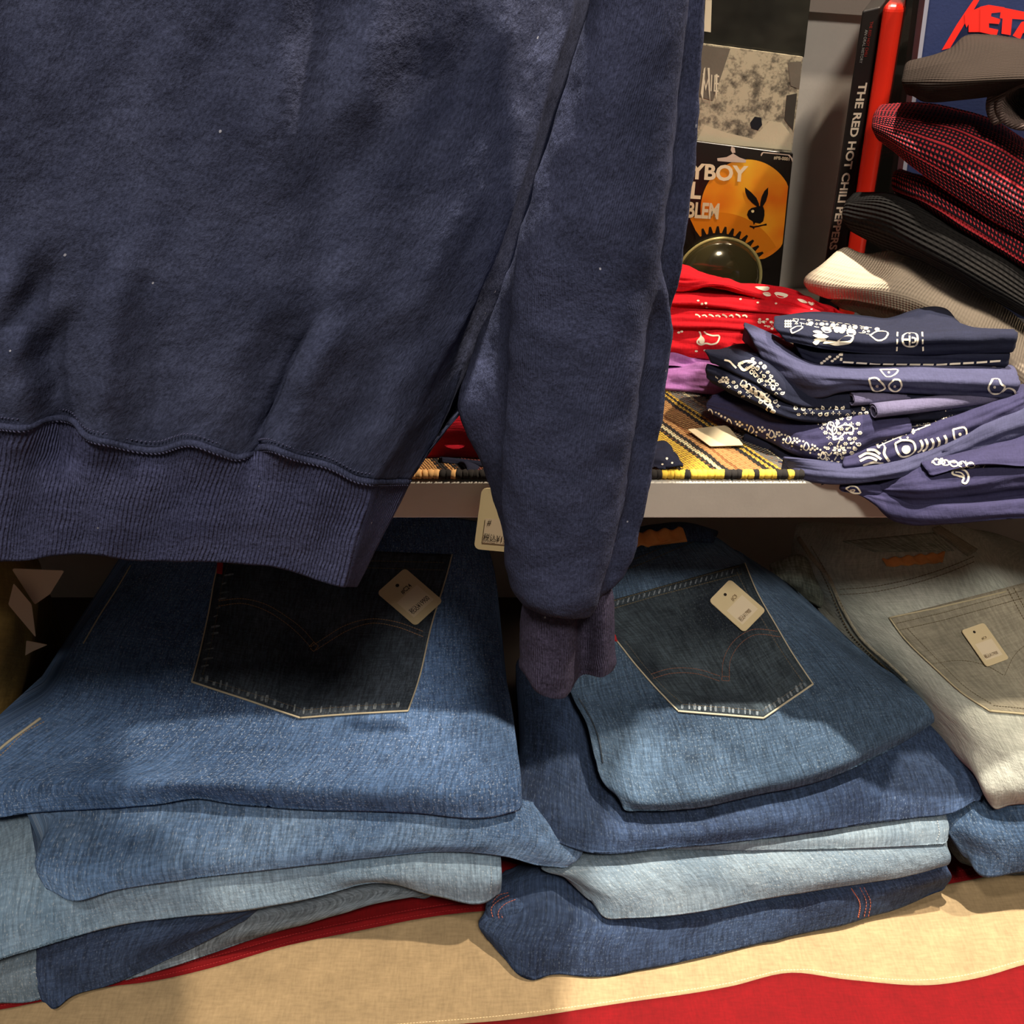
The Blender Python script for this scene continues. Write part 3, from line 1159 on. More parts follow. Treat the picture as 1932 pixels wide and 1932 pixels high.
s_.merge(stitches(ps, [(1361, 1276), (1376, 1277), (1376, 1285), (1361, 1284), (1361, 1276)], 4, 3.5, 2, 0.0006, False))
link('stitching', s_, plain('red_brown_thread', (128, 84, 62), 0.7), pk)
s_ = Geo()
s2_ = Geo()
for d in (0, 14):
    s2_.merge(stitches(ps, [(1130, 1142 + d), (1240, 1110 + d), (1396 + d * .5, 1068 + d)], 5, 4.2, 2.2, 0.0005, False))
    s_.merge(stitches(gM1, [(1150, 1085 - d), (1210, 1064 - d), (1275, 1036 - d), (1335, 1012 - d * .8)], 6, 4.8, 2.2, 0.0005))
link('stitching', s2_, t_olive, pk)
link('stitching', s_, t_olive, M1)
s_ = Geo()
s_.merge(stitches(ps, [(1180, 1210), (1222, 1264), (1262, 1306), (1288, 1328)], 5.5, 4.2, 1.6))
s_.merge(stitches(ps, [(1288, 1329), (1436, 1341)], 5.5, 4.2, 1.6, smooth=False)); s_.merge(stitches(ps, [(1438, 1341), (1516, 1288)], 5.5, 4.2, 1.6, smooth=False))
s_.merge(stitches(ps, [(1390, 1080), (1412, 1124), (1448, 1186), (1480, 1238), (1514, 1286)], 5.5, 4.2, 1.6))
link('stitching', s_, plain('dull_thread', (104, 92, 72), 0.7), pk)
s_ = Geo()
for (a, b, n_) in (((1286, 1337), (1436, 1350), 14), ((1446, 1346), (1526, 1292), 10)):
    for k in range(n_):
        t = (k + random.random() * 0.4) / n_
        x, y = a[0] + (b[0] - a[0]) * t, a[1] + (b[1] - a[1]) * t
        ribbon(s_, ps, [(x, y), (x - (4 if n_ == 10 else 0), y - random.uniform(7, 13))], random.uniform(3, 6), 0, 0.0003, smooth=False, taper=True)
link('worn_hem', s_, dn_worn, pk)
s_ = Geo()
for k in range(26):
    t = k / 26
    x, y = 1135 + 255 * t, 1150 - 70 * t
    ribbon(s_, ps, [(x, y), (x + 3, y - 9)], random.uniform(2, 4), 0, 0.0003, smooth=False, taper=True)
link('worn_hem', s_, dn_worn, pk)
link('red_tab', patch(gM1, (1155, 1196), (1162, 1200), (1166, 1212), (1160, 1210), n=3, m=4, off=0.003), red_tab, M1)
# waistband with its leather patch, at the back edge
e = slab([[(1170, 1000, 0.86), (1230, 992, 0.86), (1300, 988, 0.86), (1350, 1000, 0.86)],
          [(1150, 1018, -0.607), (1220, 1008, -0.604), (1290, 1000, -0.603), (1335, 1008, -0.606)],
          [(1150, 1040, -0.612), (1220, 1030, -0.610), (1300, 1020, -0.609), (1340, 1022, -0.610)]], nu=60, per=6, cap=0.004, seed=3)
wb = link('waistband', e, dn_navy, M1)
lp = patch(e, (1180, 1008), (1288, 998), (1296, 1022), (1180, 1034), n=24, m=8, off=0.002)
for i, q in enumerate(lp.v):
    lp.v[i] = q + Vector((0, 0, 0.0018 * math.sin(q[0] * 420 + q[1] * 160)))
link('leather_patch', lp, leather, wb)
price_tag(M1, gM1, [(1337, 1134), (1377, 1093), (1445, 1152), (1404, 1194)],
          [('税込¥17900', 0.18, 0.2, 0.09, 'LEFT', 0.62, ink), ('#C9', 0.5, 0.62, 0.09, 'LEFT', 0.8, ink)], hole=(0.5, 0.84))
# left seam of the top pair
e = thread(gM1, [(1092, 1318), (1112, 1350), (1130, 1395), (1138, 1440)], 3, 0.0008)
link('seam', e, dn_pk, M1)

r = [[(985, 1240, -0.72), (1080, 1200, -0.715), (1250, 1190, -0.712), (1450, 1185, -0.712), (1640, 1215, -0.712), (1760, 1290, -0.715)],
     [(998, 1302, -0.725), (1080, 1300, -0.705), (1110, 1340, -0.72), (1300, 1380, -0.738), (1560, 1350, -0.722), (1720, 1350, -0.712), (1790, 1400, -0.716)],
     [(1004, 1380, -0.735), (1060, 1390, -0.722), (1120, 1440, -0.735), (1300, 1480, -0.742), (1560, 1440, -0.732), (1720, 1400, -0.722), (1812, 1435, -0.725)],
     [(996, 1455, -0.745), (1060, 1480, -0.738), (1140, 1525, -0.745), (1300, 1540, -0.746), (1560, 1490, -0.736), (1720, 1445, -0.730), (1832, 1465, -0.732)],
     [(988, 1525, -0.752), (1060, 1548, -0.750), (1150, 1572, -0.753), (1300, 1572, -0.753), (1560, 1530, -0.746), (1720, 1495, -0.742), (1845, 1490, -0.740)],
     [(994, 1552, -0.758), (1043, 1586, -0.763), (1098, 1607, -0.767), (1261, 1602, -0.767), (1424, 1586, -0.765), (1588, 1563, -0.760), (1720, 1545, -0.757), (1806, 1531, -0.752), (1838, 1512, -0.747)]]
M2, gM2 = jeans(r, dn_navy, 'dark blue jeans second from the top of the middle pile', 8.9, gm, nu=140, cap=0.008)
r = [[(1200, 1540, -0.775), (1400, 1500, -0.775), (1600, 1480, -0.772), (1770, 1490, -0.770)],
     [(1200, 1585, -0.770), (1400, 1570, -0.768), (1600, 1550, -0.764), (1772, 1535, -0.758)],
     [(1200, 1602, -0.774), (1400, 1592, -0.772), (1600, 1578, -0.768), (1780, 1565, -0.766)],
     [(1200, 1608, -0.778), (1294, 1604, -0.778), (1533, 1604, -0.778), (1700, 1598, -0.777), (1778, 1594, -0.776)]]
M3, gM3 = jeans(r, dn_grey, 'pale grey jeans hem, thin end third in the middle pile', 9.4, gm, nu=90, cap=0.006)
s_ = stitches(gM3, [(1768, 1548), (1772, 1570), (1766, 1588)], 5, 3.8, 1.4)
link('stitching', s_, t_worn, M3)
r = [[(1045, 1600, -0.795), (1150, 1560, -0.795), (1400, 1540, -0.795), (1600, 1520, -0.792), (1775, 1520, -0.79)],
     [(1024, 1640, -0.792), (1100, 1625, -0.784), (1261, 1615, -0.782), (1450, 1606, -0.780), (1650, 1600, -0.779), (1778, 1600, -0.780)],
     [(1070, 1655, -0.795), (1130, 1672, -0.792), (1261, 1655, -0.790), (1450, 1640, -0.788), (1650, 1625, -0.786), (1788, 1615, -0.786)],
     [(1105, 1680, -0.802), (1145, 1705, -0.806), (1261, 1695, -0.804), (1450, 1675, -0.802), (1650, 1650, -0.797), (1788, 1626, -0.792)],
     [(1118, 1700, -0.810), (1140, 1731, -0.818), (1185, 1733, -0.818), (1316, 1722, -0.816), (1424, 1700, -0.813), (1588, 1671, -0.808), (1700, 1655, -0.804), (1785, 1632, -0.797)]]
M4, gM4 = jeans(r, dn_grey, 'pale blue grey jeans above the bottom pair of the middle pile', 10.6, gm, nu=130, cap=0.003)
r = [[(960, 1640, -0.83), (1050, 1610, -0.83), (1250, 1590, -0.83), (1500, 1580, -0.825), (1770, 1570, -0.815)],
     [(930, 1690, -0.825), (962, 1678, -0.818), (1016, 1652, -0.81), (1080, 1665, -0.815), (1180, 1720, -0.826), (1424, 1690, -0.822), (1600, 1665, -0.817), (1778, 1640, -0.808)],
     [(925, 1725, -0.832), (965, 1735, -0.828), (1010, 1730, -0.822), (1090, 1745, -0.826), (1200, 1745, -0.83), (1424, 1715, -0.828), (1600, 1688, -0.824), (1786, 1655, -0.818)],
     [(910, 1752, -0.842), (955, 1785, -0.843), (1010, 1790, -0.838), (1090, 1795, -0.84), (1220, 1785, -0.843), (1424, 1745, -0.841), (1600, 1712, -0.837), (1786, 1664, -0.83)],
     [(924, 1776, -0.852), (948, 1806, -0.854), (980, 1842, -0.858), (1005, 1851, -0.860), (1035, 1842, -0.859), (1130, 1845, -0.860), (1207, 1830, -0.859), (1332, 1807, -0.859), (1424, 1782, -0.858), (1588, 1744, -0.856), (1697, 1711, -0.852), (1773, 1684, -0.846)]]
M5, gM5 = jeans(r, dn_navy, 'deep blue jeans at the bottom of the middle pile, crumpled left end', 11.8, gm, nu=150, cap=0.006, wr=((14, 0.003), (38, 0.0022)))
s_ = Geo()
for d in (0, 8):
    s_.merge(stitches(gM5, [(1622 + d, 1674), (1634 + d, 1700), (1630 + d, 1730)], 6, 4.6, 1.8))
s_.merge(stitches(gM5, [(1606, 1676), (1622, 1704), (1618, 1734)], 4, 3.6, 3.2))
link('stitching', s_, t_rust, M5)
s_ = Geo()
s_.merge(stitches(gM5, [(932, 1720), (930, 1704), (940, 1690), (960, 1684)], 5.5, 4.4, 2)); s_.merge(stitches(gM5, [(948, 1732), (945, 1714), (952, 1702), (968, 1694)], 5.5, 4.4, 2))
link('stitching', s_, t_rust, M5)
# turned back hem at the left end: a short rolled piece of the same cloth
hr = slab([[(925, 1700, -0.832), (950, 1680, -0.826), (985, 1668, -0.822)],
           [(921, 1712, -0.828), (950, 1694, -0.820), (990, 1690, -0.817)],
           [(926, 1735, -0.834), (955, 1722, -0.825), (992, 1715, -0.822)],
           [(938, 1752, -0.842), (962, 1745, -0.836), (990, 1735, -0.83)]], nu=40, per=8, cap=0.004, seed=5)
hh = link('rolled_hem', hr, dn_navy, M5)
s_ = Geo()
s_.merge(stitches(hr, [(930, 1730), (927, 1714), (940, 1700), (965, 1688)], 5.5, 4.4, 2)); s_.merge(stitches(hr, [(944, 1738), (940, 1722), (950, 1708), (975, 1696)], 5.5, 4.4, 2))
link('stitching', s_, t_rust, hh)

# ---- right pile ------------------------------------------------------------
gr_ = 'jeans folded in the right pile'
r = [[(1515, 985, 0.93), (1640, 990, 0.93), (1765, 985, 0.93), (1850, 1000, 0.93), (2010, 1050, 0.93)],
     [(1500, 1005, -0.64), (1538, 1012, -0.625), (1579, 1032, -0.612), (1639, 1030, -0.605), (1715, 1010, -0.60), (1770, 1008, -0.60), (1850, 1050, -0.606), (1932, 1118, -0.625), (2010, 1180, -0.65)],
     [(1495, 1045, -0.655), (1540, 1075, -0.635), (1600, 1085, -0.622), (1700, 1075, -0.612), (1800, 1075, -0.61), (1900, 1120, -0.618), (1980, 1180, -0.635), (2060, 1240, -0.66)],
     [(1532, 1125, -0.672), (1590, 1140, -0.648), (1680, 1160, -0.636), (1780, 1165, -0.63), (1880, 1190, -0.634), (1980, 1240, -0.645), (2100, 1320, -0.68)],
     [(1600, 1215, -0.688), (1660, 1220, -0.664), (1760, 1250, -0.654), (1860, 1270, -0.652), (1960, 1300, -0.658), (2140, 1390, -0.70)],
     [(1695, 1300, -0.705), (1740, 1315, -0.686), (1820, 1350, -0.676), (1900, 1370, -0.674), (2000, 1390, -0.68), (2160, 1440, -0.71)],
     [(1752, 1370, -0.717), (1790, 1385, -0.704), (1850, 1420, -0.698), (1920, 1440, -0.696), (2020, 1450, -0.70), (2170, 1480, -0.72)],
     [(1800, 1425, -0.730), (1835, 1460, -0.727), (1858, 1495, -0.728), (1900, 1495, -0.722), (1960, 1495, -0.722), (2060, 1500, -0.725), (2180, 1510, -0.73)],
     [(1806, 1432, -0.736), (1849, 1474, -0.738), (1860, 1508, -0.744), (1876, 1527, -0.747), (1904, 1521, -0.745), (1932, 1517, -0.744), (2060, 1520, -0.744), (2180, 1525, -0.744)]]
R1, gR1 = jeans(r, dn_olive, 'bleached grey jeans on top of the right pile with torn leather patch', 12.5, None, nu=150, per=12, cap=0.006)
ps = patch(gR1, (1679, 1166), (1975, 1090), (2070, 1290), (1866, 1342), (1975, 1352), 0.5,
           left=[(1679, 1166), (1700, 1196), (1765, 1262), (1815, 1308), (1866, 1342)], right=[(1975, 1090), (2070, 1290)])
pk = link('back_pocket', ps, dn_olpk, R1)
tag(pk, 'grey back pocket')
e = thread(gR1, [(1679, 1166), (1700, 1196), (1765, 1262), (1815, 1308), (1866, 1342)], 3, 0.0016); e.merge(thread(gR1, [(1866, 1342), (1975, 1352)], 4, 0.0016, False))
e.merge(thread(gR1, [(1679, 1166), (1760, 1150), (1896, 1118)], 3, 0.0018, False))
link('pocket_edge', e, plain('pale_olive_thread', (190, 180, 146), 0.7), pk)
s_ = Geo()
for d in (6, 20):
    s_.merge(stitches(ps, [(1692, 1170 + d), (1780, 1150 + d), (1932, 1108 + d)], 5, 4.2, 2.2, 0.0005, False))
s_.merge(stitches(ps, [(1712, 1186), (1776, 1252), (1826, 1300), (1874, 1330)], 5.5, 4.2, 1.8)); s_.merge(stitches(ps, [(1900, 1112), (1932, 1170), (1965, 1230)], 5.5, 4.2, 2.0)); s_.merge(stitches(ps, [(1912, 1110), (1942, 1165)], 5.5, 4.2, 2.0))
s_.merge(stitches(ps, [(1874, 1331), (1975, 1341)], 5.5, 4.2, 1.6, smooth=False))
s_.merge(stitches(ps, [(1760, 1252), (1810, 1246), (1860, 1256), (1895, 1275)], 5, 4, 1.6)); s_.merge(stitches(ps, [(1895, 1275), (1915, 1235), (1950, 1205)], 5, 4, 1.6))
link('stitching', s_, plain('brown_olive_thread', (96, 84, 58), 0.7), pk)
s_ = Geo()
for d in (0, 10):
    s_.merge(stitches(gR1, [(1584, 1112 + d), (1640, 1108 + d), (1720, 1092 + d), (1800, 1066 + d), (1838, 1050 + d)], 6, 5, 2.2))
    s_.merge(stitches(gR1, [(1520 + d, 1030), (1552 + d, 1085), (1578 + d, 1140), (1602 + d, 1190), (1650 + d, 1240), (1700 + d, 1285)], 6, 5, 2.0))
link('stitching', s_, plain('brown_olive_thread', (96, 84, 58), 0.7), R1)
# side seam folded ridge
e = thread(gR1, [(1506, 1015), (1530, 1050), (1562, 1090), (1590, 1150), (1625, 1205), (1680, 1255), (1712, 1285)], 12, -0.002)
link('seam', e, dn_olpk, R1)
lp = patch(gR1, (1664, 1056), (1782, 1044), (1778, 1062), (1672, 1070), n=26, m=6, off=0.002)
for i, q in enumerate(lp.v):
    lp.v[i] = q + Vector((0, 0, 0.0014 * math.sin(q[0] * 500 + q[1] * 300)))
link('leather_patch', lp, plain('leather_torn', (214, 146, 84), 0.7, 0, 0.3), R1)
bl = patch(gR1, (1758, 1000), (1772, 996), (1842, 1040), (1826, 1050), n=6, m=14, off=0.003)
link('belt_loop', bl, dn_olpk, R1)
wb = patch(gR1, (1590, 1022), (1762, 1006), (1800, 1040), (1650, 1042), n=20, m=8, off=0.0012)
link('waistband', wb, denim('denim_grey_green', (128, 136, 124), (158, 162, 148), famt=0.3), R1)
price_tag(R1, gR1, [(1813, 1190), (1856, 1175), (1904, 1243), (1861, 1259)],
          [('税込¥17900', 0.16, 0.19, 0.08, 'LEFT', 0.62, ink), ('#C9', 0.5, 0.62, 0.06, 'LEFT', 0.9, ink)], hole=(0.42, 0.86))

r = [[(1760, 1470, -0.765), (1850, 1450, -0.762), (2000, 1440, -0.76), (2150, 1430, -0.76)],
     [(1775, 1540, -0.768), (1830, 1510, -0.756), (1900, 1530, -0.756), (2000, 1525, -0.752), (2150, 1520, -0.752)],
     [(1790, 1565, -0.776), (1830, 1570, -0.768), (1932, 1570, -0.768), (2050, 1565, -0.766), (2160, 1560, -0.766)],
     [(1815, 1600, -0.79), (1850, 1615, -0.79), (1932, 1618, -0.79), (2050, 1610, -0.79), (2160, 1600, -0.79)],
     [(1828, 1620, -0.80), (1843, 1645, -0.806), (1932, 1645, -0.806), (2050, 1640, -0.806), (2160, 1630, -0.806)]]
R2, gR2 = jeans(r, denim('denim_deep_mid', (52, 72, 98), (78, 100, 128), famt=0.4), 'mid blue jeans under the bleached pair at the right edge', 13.3, gr_, nu=90, cap=0.004)
r = [[(1790, 1500, -0.84), (1900, 1490, -0.84), (2100, 1480, -0.84)],
     [(1788, 1575, -0.815), (1850, 1590, -0.815), (2000, 1590, -0.815), (2150, 1590, -0.815)],
     [(1800, 1610, -0.83), (1850, 1630, -0.835), (2000, 1630, -0.835), (2150, 1620, -0.835)],
     [(1815, 1630, -0.845), (1860, 1645, -0.85), (2000, 1648, -0.852), (2150, 1640, -0.852)]]
R3, gR3 = jeans(r, dn_pk, 'near black jeans at the bottom of the right pile, almost hidden', 14.2, gr_, nu=60, cap=0.004)
# rolled denim behind, between the middle and right piles
r = [[(1468, 1060, 0.86), (1500, 1045, 0.86), (1560, 1050, 0.86)],
     [(1466, 1072, 0.82), (1500, 1062, 0.815), (1570, 1085, 0.81)],
     [(1470, 1090, 0.81), (1510, 1090, 0.80), (1580, 1120, 0.79)],
     [(1480, 1110, 0.815), (1520, 1130, 0.80), (1580, 1160, 0.79)]]
R4, gR4 = jeans(r, denim('denim_grey_green', (128, 136, 124), (158, 162, 148), famt=0.3), 'small grey green denim roll tucked behind the bleached pair', 15.2, None, nu=50, cap=0.008, under=0.05)

# ---- things in the dark at the left ----------------------------------------
khaki = cotton('khaki_cloth', (120, 98, 52), 0.2, 400)
r = [[(-260, 1010, 0.86), (-100, 1000, 0.86), (40, 1010, 0.86), (62, 1040, 0.86)],
     [(-260, 1060, 0.74), (-100, 1060, 0.74), (30, 1070, 0.745), (60, 1090, 0.76)],
     [(-270, 1160, 0.71), (-100, 1165, 0.71), (25, 1170, 0.72), (52, 1185, 0.735)],
     [(-280, 1300, 0.69), (-100, 1300, 0.69), (5, 1300, 0.70), (35, 1300, 0.71)],
     [(-290, 1400, 0.68), (-100, 1400, 0.68), (-20, 1400, 0.69), (10, 1390, 0.70)]]
kh = slab(r, nu=70, per=10, seed=21, cap=0.01, under=0.05, wr=((10, 0.006), (30, 0.003)))
o = link('trousers', kh, khaki)
tag(o, 'khaki trousers stacked in the shade at the left edge, beside the left pile', 'trousers')
dimpaper = plain('dim_paper', (190, 170, 140), 0.7)
c1 = card_px([(22, 1072), (122, 1076), (95, 1120), (66, 1140)], 0.70)
t1 = link('paper_label', c1.slab(0.0006, 0.06), dimpaper, o, smooth=False)
c1 = card_px([(26, 1100), (60, 1140), (68, 1202), (16, 1140)], 0.69)
link('paper_label', c1.slab(0.0006, 0.06), dimpaper, o, smooth=False)
c1 = card_px([(50, 1208), (90, 1216), (62, 1228), (48, 1236)], 0.70)
link('paper_label', c1.slab(0.0006, 0.06), dimpaper, o, smooth=False)
# ------------------------------------------------------------------ boards on the wall behind the shelf
def board(name, px, Y, th, mat, label, cat, rough=None):
    o = link(name, quadbox(px, Y, th), mat, smooth=False)
    tag(o, label, cat)
    return o, card_px(px, Y)


# glossy dark print at the top
gl_m = NT('glossy_print')
v_ = gl_m.uv(src='Object')
gl_m.base(gl_m.ramp(gl_m.noise(v_, 9, 4), [(0.3, srgb((20, 20, 19))), (0.7, srgb((58, 57, 50)))]))
gl_m.normal(gl_m.bump(gl_m.noise(v_, 12, 3), 0.6, 0.01))
gl_m.b.inputs['Roughness'].default_value = 0.22
o, c = board('record_sleeve', [(1080, -330), (1562, -290), (1517, 108), (1060, 78)], 1.012, 0.004, gl_m.m,
             'glossy dark printed sleeve above the black and white print on the shelf back wall', 'sleeve')
n0 = Vector((0, -1, 0))
k = Geo()
def ppoly(pts, Y):
    return Geo().add([P(x, y, Y) for x, y in pts], [tuple(range(len(pts)))], 0)
link('lettering', ppoly([(1331, 0), (1343, 0), (1341, 61), (1328, 59)], 1.0112), plain('print_white', (226, 214, 186), 0.5), o, smooth=False)
link('lettering', ppoly([(1320, -60), (1346, -58), (1343, -6), (1318, -8)], 1.0112), plain('print_white', (226, 214, 186), 0.5), o, smooth=False)

# black and white print
bwp = NT('mottled_print')
v_ = bwp.uv(src='Object')
f_ = bwp.noise(v_, 95, 6, 0.75)
g_ = bwp.noise(v_, 11, 3, 0.5)
f2 = bwp.math('ADD', bwp.math('MULTIPLY', f_, 0.75), bwp.math('MULTIPLY', g_, 0.45))
bwp.base(bwp.ramp(f2, [(0.44, srgb((58, 54, 48))), (0.55, srgb((126, 118, 102))), (0.64, srgb((196, 184, 156)))]))
bwp.b.inputs['Roughness'].default_value = 0.35
o, c = board('photo_print', [(1070, 48), (1515, 108), (1492, 300), (1060, 262)], 1.006, 0.004, bwp.m,
             'black and white print between the dark sleeve and the orange card pack', 'print')
Yp = 1.0053
link('printed_shape', ppoly([(1316, 84), (1378, 92), (1362, 140), (1345, 190), (1312, 180)], Yp), plain('print_grey', (112, 104, 92), 0.45, 0, 0.15), o, smooth=False)
link('printed_shape', ppoly([(1486, 118), (1512, 116), (1508, 168), (1492, 162)], Yp), plain('print_grey', (112, 104, 92), 0.45, 0, 0.15), o, smooth=False)
link('printed_shape', ppoly([(1484, 180), (1504, 176), (1496, 246), (1480, 226)], Yp), plain('print_dark', (62, 58, 52), 0.45, 0, 0.2), o, smooth=False)
link('printed_shape', ppoly([(1415, 232), (1424, 220), (1436, 222), (1438, 236), (1430, 246), (1418, 242)], Yp), plain('print_black', (24, 26, 34), 0.4), o, smooth=False)
pw = plain('print_pale', (206, 194, 164), 0.45, 0, 0.05)
link('printed_shape', ppoly([(1316, 262), (1330, 236), (1370, 250), (1420, 262), (1452, 228), (1476, 232), (1494, 256), (1492, 284), (1430, 278), (1314, 268)], Yp), pw, o, smooth=False)
pz = plain('print_white', (226, 214, 186), 0.5)
ex = (P(1360, 150, Yp) - P(1330, 146, Yp)).normalized()
ey = (P(1331, 100, Yp) - P(1329, 150, Yp)).normalized()
link('lettering', textmesh('VIE', P(1324, 170, Yp), ex, ey, (P(1331, 136, Yp) - P(1329, 170, Yp)).length, n0, 'LEFT', -0.01, 0.0003, 0.55), pz, o, smooth=False)
for a in ([(1335, 128), (1339, 128), (1340, 196), (1337, 170)], [(1350, 140), (1354, 140), (1352, 192), (1350, 176)], [(1322, 176), (1328, 130), (1331, 126), (1326, 190)]):
    link('lettering', ppoly(a, Yp - 0.0004), pz, o, smooth=False)

# orange card pack with the rabbit head
og = NT('orange_print')
tc = og.n('ShaderNodeTexCoord')
mp = og.n('ShaderNodeMapping')
og.l(tc.outputs['Object'], mp.inputs['Vector'])
gr = og.n('ShaderNodeTexNoise'); gr.inputs['Scale'].default_value = 16; gr.inputs['Detail'].default_value = 3
og.l(mp.outputs[0], gr.inputs['Vector'])
og.base(og.ramp(gr.outputs['Fac'], [(0.36, srgb((222, 112, 26))), (0.5, srgb((236, 148, 34))), (0.66, srgb((244, 186, 50)))]))
og.b.inputs['Roughness'].default_value = 0.3
packb = plain('pack_black', (26, 22, 18), 0.3)
YK = 0.998
pk_px = [(1160, 246), (1497, 290), (1469, 560), (1150, 545)]
o = link('card_pack', quadbox(pk_px, YK, 0.004), packb, smooth=False)
tag(o, 'black and orange card pack with rabbit head emblem standing behind the red bandanas', 'pack')
bevel(o, 0.0012)


def kq(x, y, d=0.0006):   # crop pixel -> point on the pack
    return P(1290 + x * 0.15013, 270 + y * 0.15013, YK - d)


def kpoly(pts, d):
    return Geo().add([kq(x, y, d) for x, y in pts], [tuple(range(len(pts)))], 0)


circ = []
for a in range(64):
    t = a * 2 * PI / 64
    x, y = 800 + 590 * math.cos(t), 850 + 645 * math.sin(t)
    xr = 1352 - (y - 140) * 0.098
    circ.append((min(x, xr), y))
link('printed_sun', kpoly(circ, 0.0006), og.m, o, smooth=False)
# toothed ring and the blister dome
cx, cy = 430, 1700
og2 = plain('orange_ring_print', (216, 124, 22), 0.35)
ringp = [(cx + 830 * math.cos(math.radians(a)), cy - 830 * math.sin(math.radians(a))) for a in range(28, 118, 3)]
ringi = [(cx + 560 * math.cos(math.radians(a)), cy - 560 * math.sin(math.radians(a))) for a in range(115, 25, -3)]
link('printed_ring', kpoly([(x, y) for x, y in ringp + ringi], 0.0008), og2, o, smooth=False)
teeth = []
a = 10.0
N = 0
while a < 128:
    for (rr, da) in ((570, 0), (655, 1.6), (655, 3.8), (570, 6.4)):
        t = math.radians(a + da)
        teeth.append((cx + rr * math.cos(t), cy - rr * math.sin(t)))
    a += 8.6
teeth = [(min(x, 1205), y) for x, y in teeth]
inner = [(cx + 300 * math.cos(math.radians(b)), cy - 300 * math.sin(math.radians(b))) for b in range(125, 5, -8)]
link('printed_gear', kpoly(teeth + inner, 0.0010), packb, o, smooth=False)
dome_m = plain('blister_dome', (84, 76, 48), 0.14, 0.5, 0, 0.8, 0.8)
rad = (kq(cx + 520, cy) - kq(cx, cy)).length
ctr = kq(cx, cy, 0.001)
vs, fs = [], []
NR, NS = 14, 48
for i in range(NR + 1):
    a = (PI / 2) * i / NR
    for j in range(NS):
        t = 2 * PI * j / NS
        vs.append(ctr + Vector((rad * math.cos(a) * math.cos(t), -rad * 0.55 * math.sin(a), rad * math.cos(a) * math.sin(t))))
for i in range(NR):
    for j in range(NS):
        j2 = (j + 1) % NS
        fs.append((i * NS + j, i * NS + j2, (i + 1) * NS + j2, (i + 1) * NS + j))
dm = link('blister_dome', Geo().add(vs, fs, 0), dome_m, o)
rimp = [ctr + Vector((rad * 1.02 * math.cos(t * 2 * PI / 60), -0.002, rad * 1.02 * math.sin(t * 2 * PI / 60))) for t in range(61)]
link('dome_rim', tube(rimp, 0.0016, 6, False), plain('dome_rim', (200, 186, 120), 0.2, 0.3), dm)
blk = plain('emblem_black', (16, 15, 14), 0.35)
ear1 = [(770, 555), (850, 620), (915, 690), (945, 760), (950, 800), (925, 800), (860, 750), (805, 690), (775, 620)]
ear2 = [(1062, 555), (1060, 640), (1035, 730), (990, 805), (960, 800), (965, 740), (980, 670), (1015, 600)]
head = [(900, 805), (950, 790), (1000, 800), (1015, 850), (1015, 910), (1000, 980), (960, 1010), (900, 1000), (880, 1030), (870, 985), (820, 950), (795, 900), (810, 850), (850, 815)]
tie = [(830, 1035), (880, 1045), (940, 1035), (1000, 1022), (1040, 1010), (1045, 1032), (1000, 1036), (940, 1052), (890, 1062), (885, 1085), (860, 1062), (830, 1055)]
em = kpoly(head, 0.0012)
for q in (ear1, ear2):
    em.merge(kpoly(q, 0.0012))
e_ = link('emblem', em, blk, o, smooth=False)
link('emblem_bow', kpoly(tie, 0.0012), blk, o, smooth=False)
link('emblem_eye', kpoly([(845, 850), (870, 838), (888, 850), (880, 872), (858, 876)], 0.0015), plain('print_pale_yellow', (250, 232, 170), 0.4), e_, smooth=False)
tw = plain('pack_lettering', (240, 222, 184), 0.4)
def ktext(body, xr, yb, hh, sq=1.0, mat=tw, slope=0.055, bold=0.035):
    ex = (kq(xr, yb) - kq(xr - 100, yb - 100 * slope)).normalized()
    ey = (kq(xr + 10, yb - 100) - kq(xr, yb)).normalized()
    L = (kq(xr, yb - hh) - kq(xr, yb)).length
    link('lettering', textmesh(body, kq(xr, yb, 0.0012), ex, ey, L, n0, 'RIGHT', bold, 0.0, sq), mat, o, smooth=False)
ktext('PLAYBOY', 775, 480, 190, 1.02)
ktext('8 BALL', 205, 695, 205, 0.95)
ktext('PROBLEM', 440, 950, 190, 0.66, plain('pack_lettering_worn', (220, 200, 160), 0.4))
ktext('#PB-0001', 1335, 222, 42, 0.9, tw, 0.1, 0.01)
# torn hanging slot of the pack: pale cardboard showing
link('torn_slot', kpoly([(420, 190), (540, 175), (620, 130), (700, 180), (785, 210), (780, 245), (600, 240), (425, 225)], 0.0012), plain('torn_card', (206, 186, 166), 0.8, 0, 0.1), o, smooth=False)
link('torn_slot', kpoly([(600, 40), (640, 60), (650, 120), (610, 125), (590, 90)], 0.0012), plain('torn_card', (206, 186, 166), 0.8, 0, 0.1), o, smooth=False)
link('worn_or_glint_edge', kpoly([(1000, 110), (1330, 145), (1375, 200), (1365, 240), (1345, 190), (1310, 155), (1000, 125), (975, 165), (965, 150), (980, 120)], 0.0012), plain('torn_card', (206, 186, 166), 0.8, 0, 0.1), o, smooth=False)

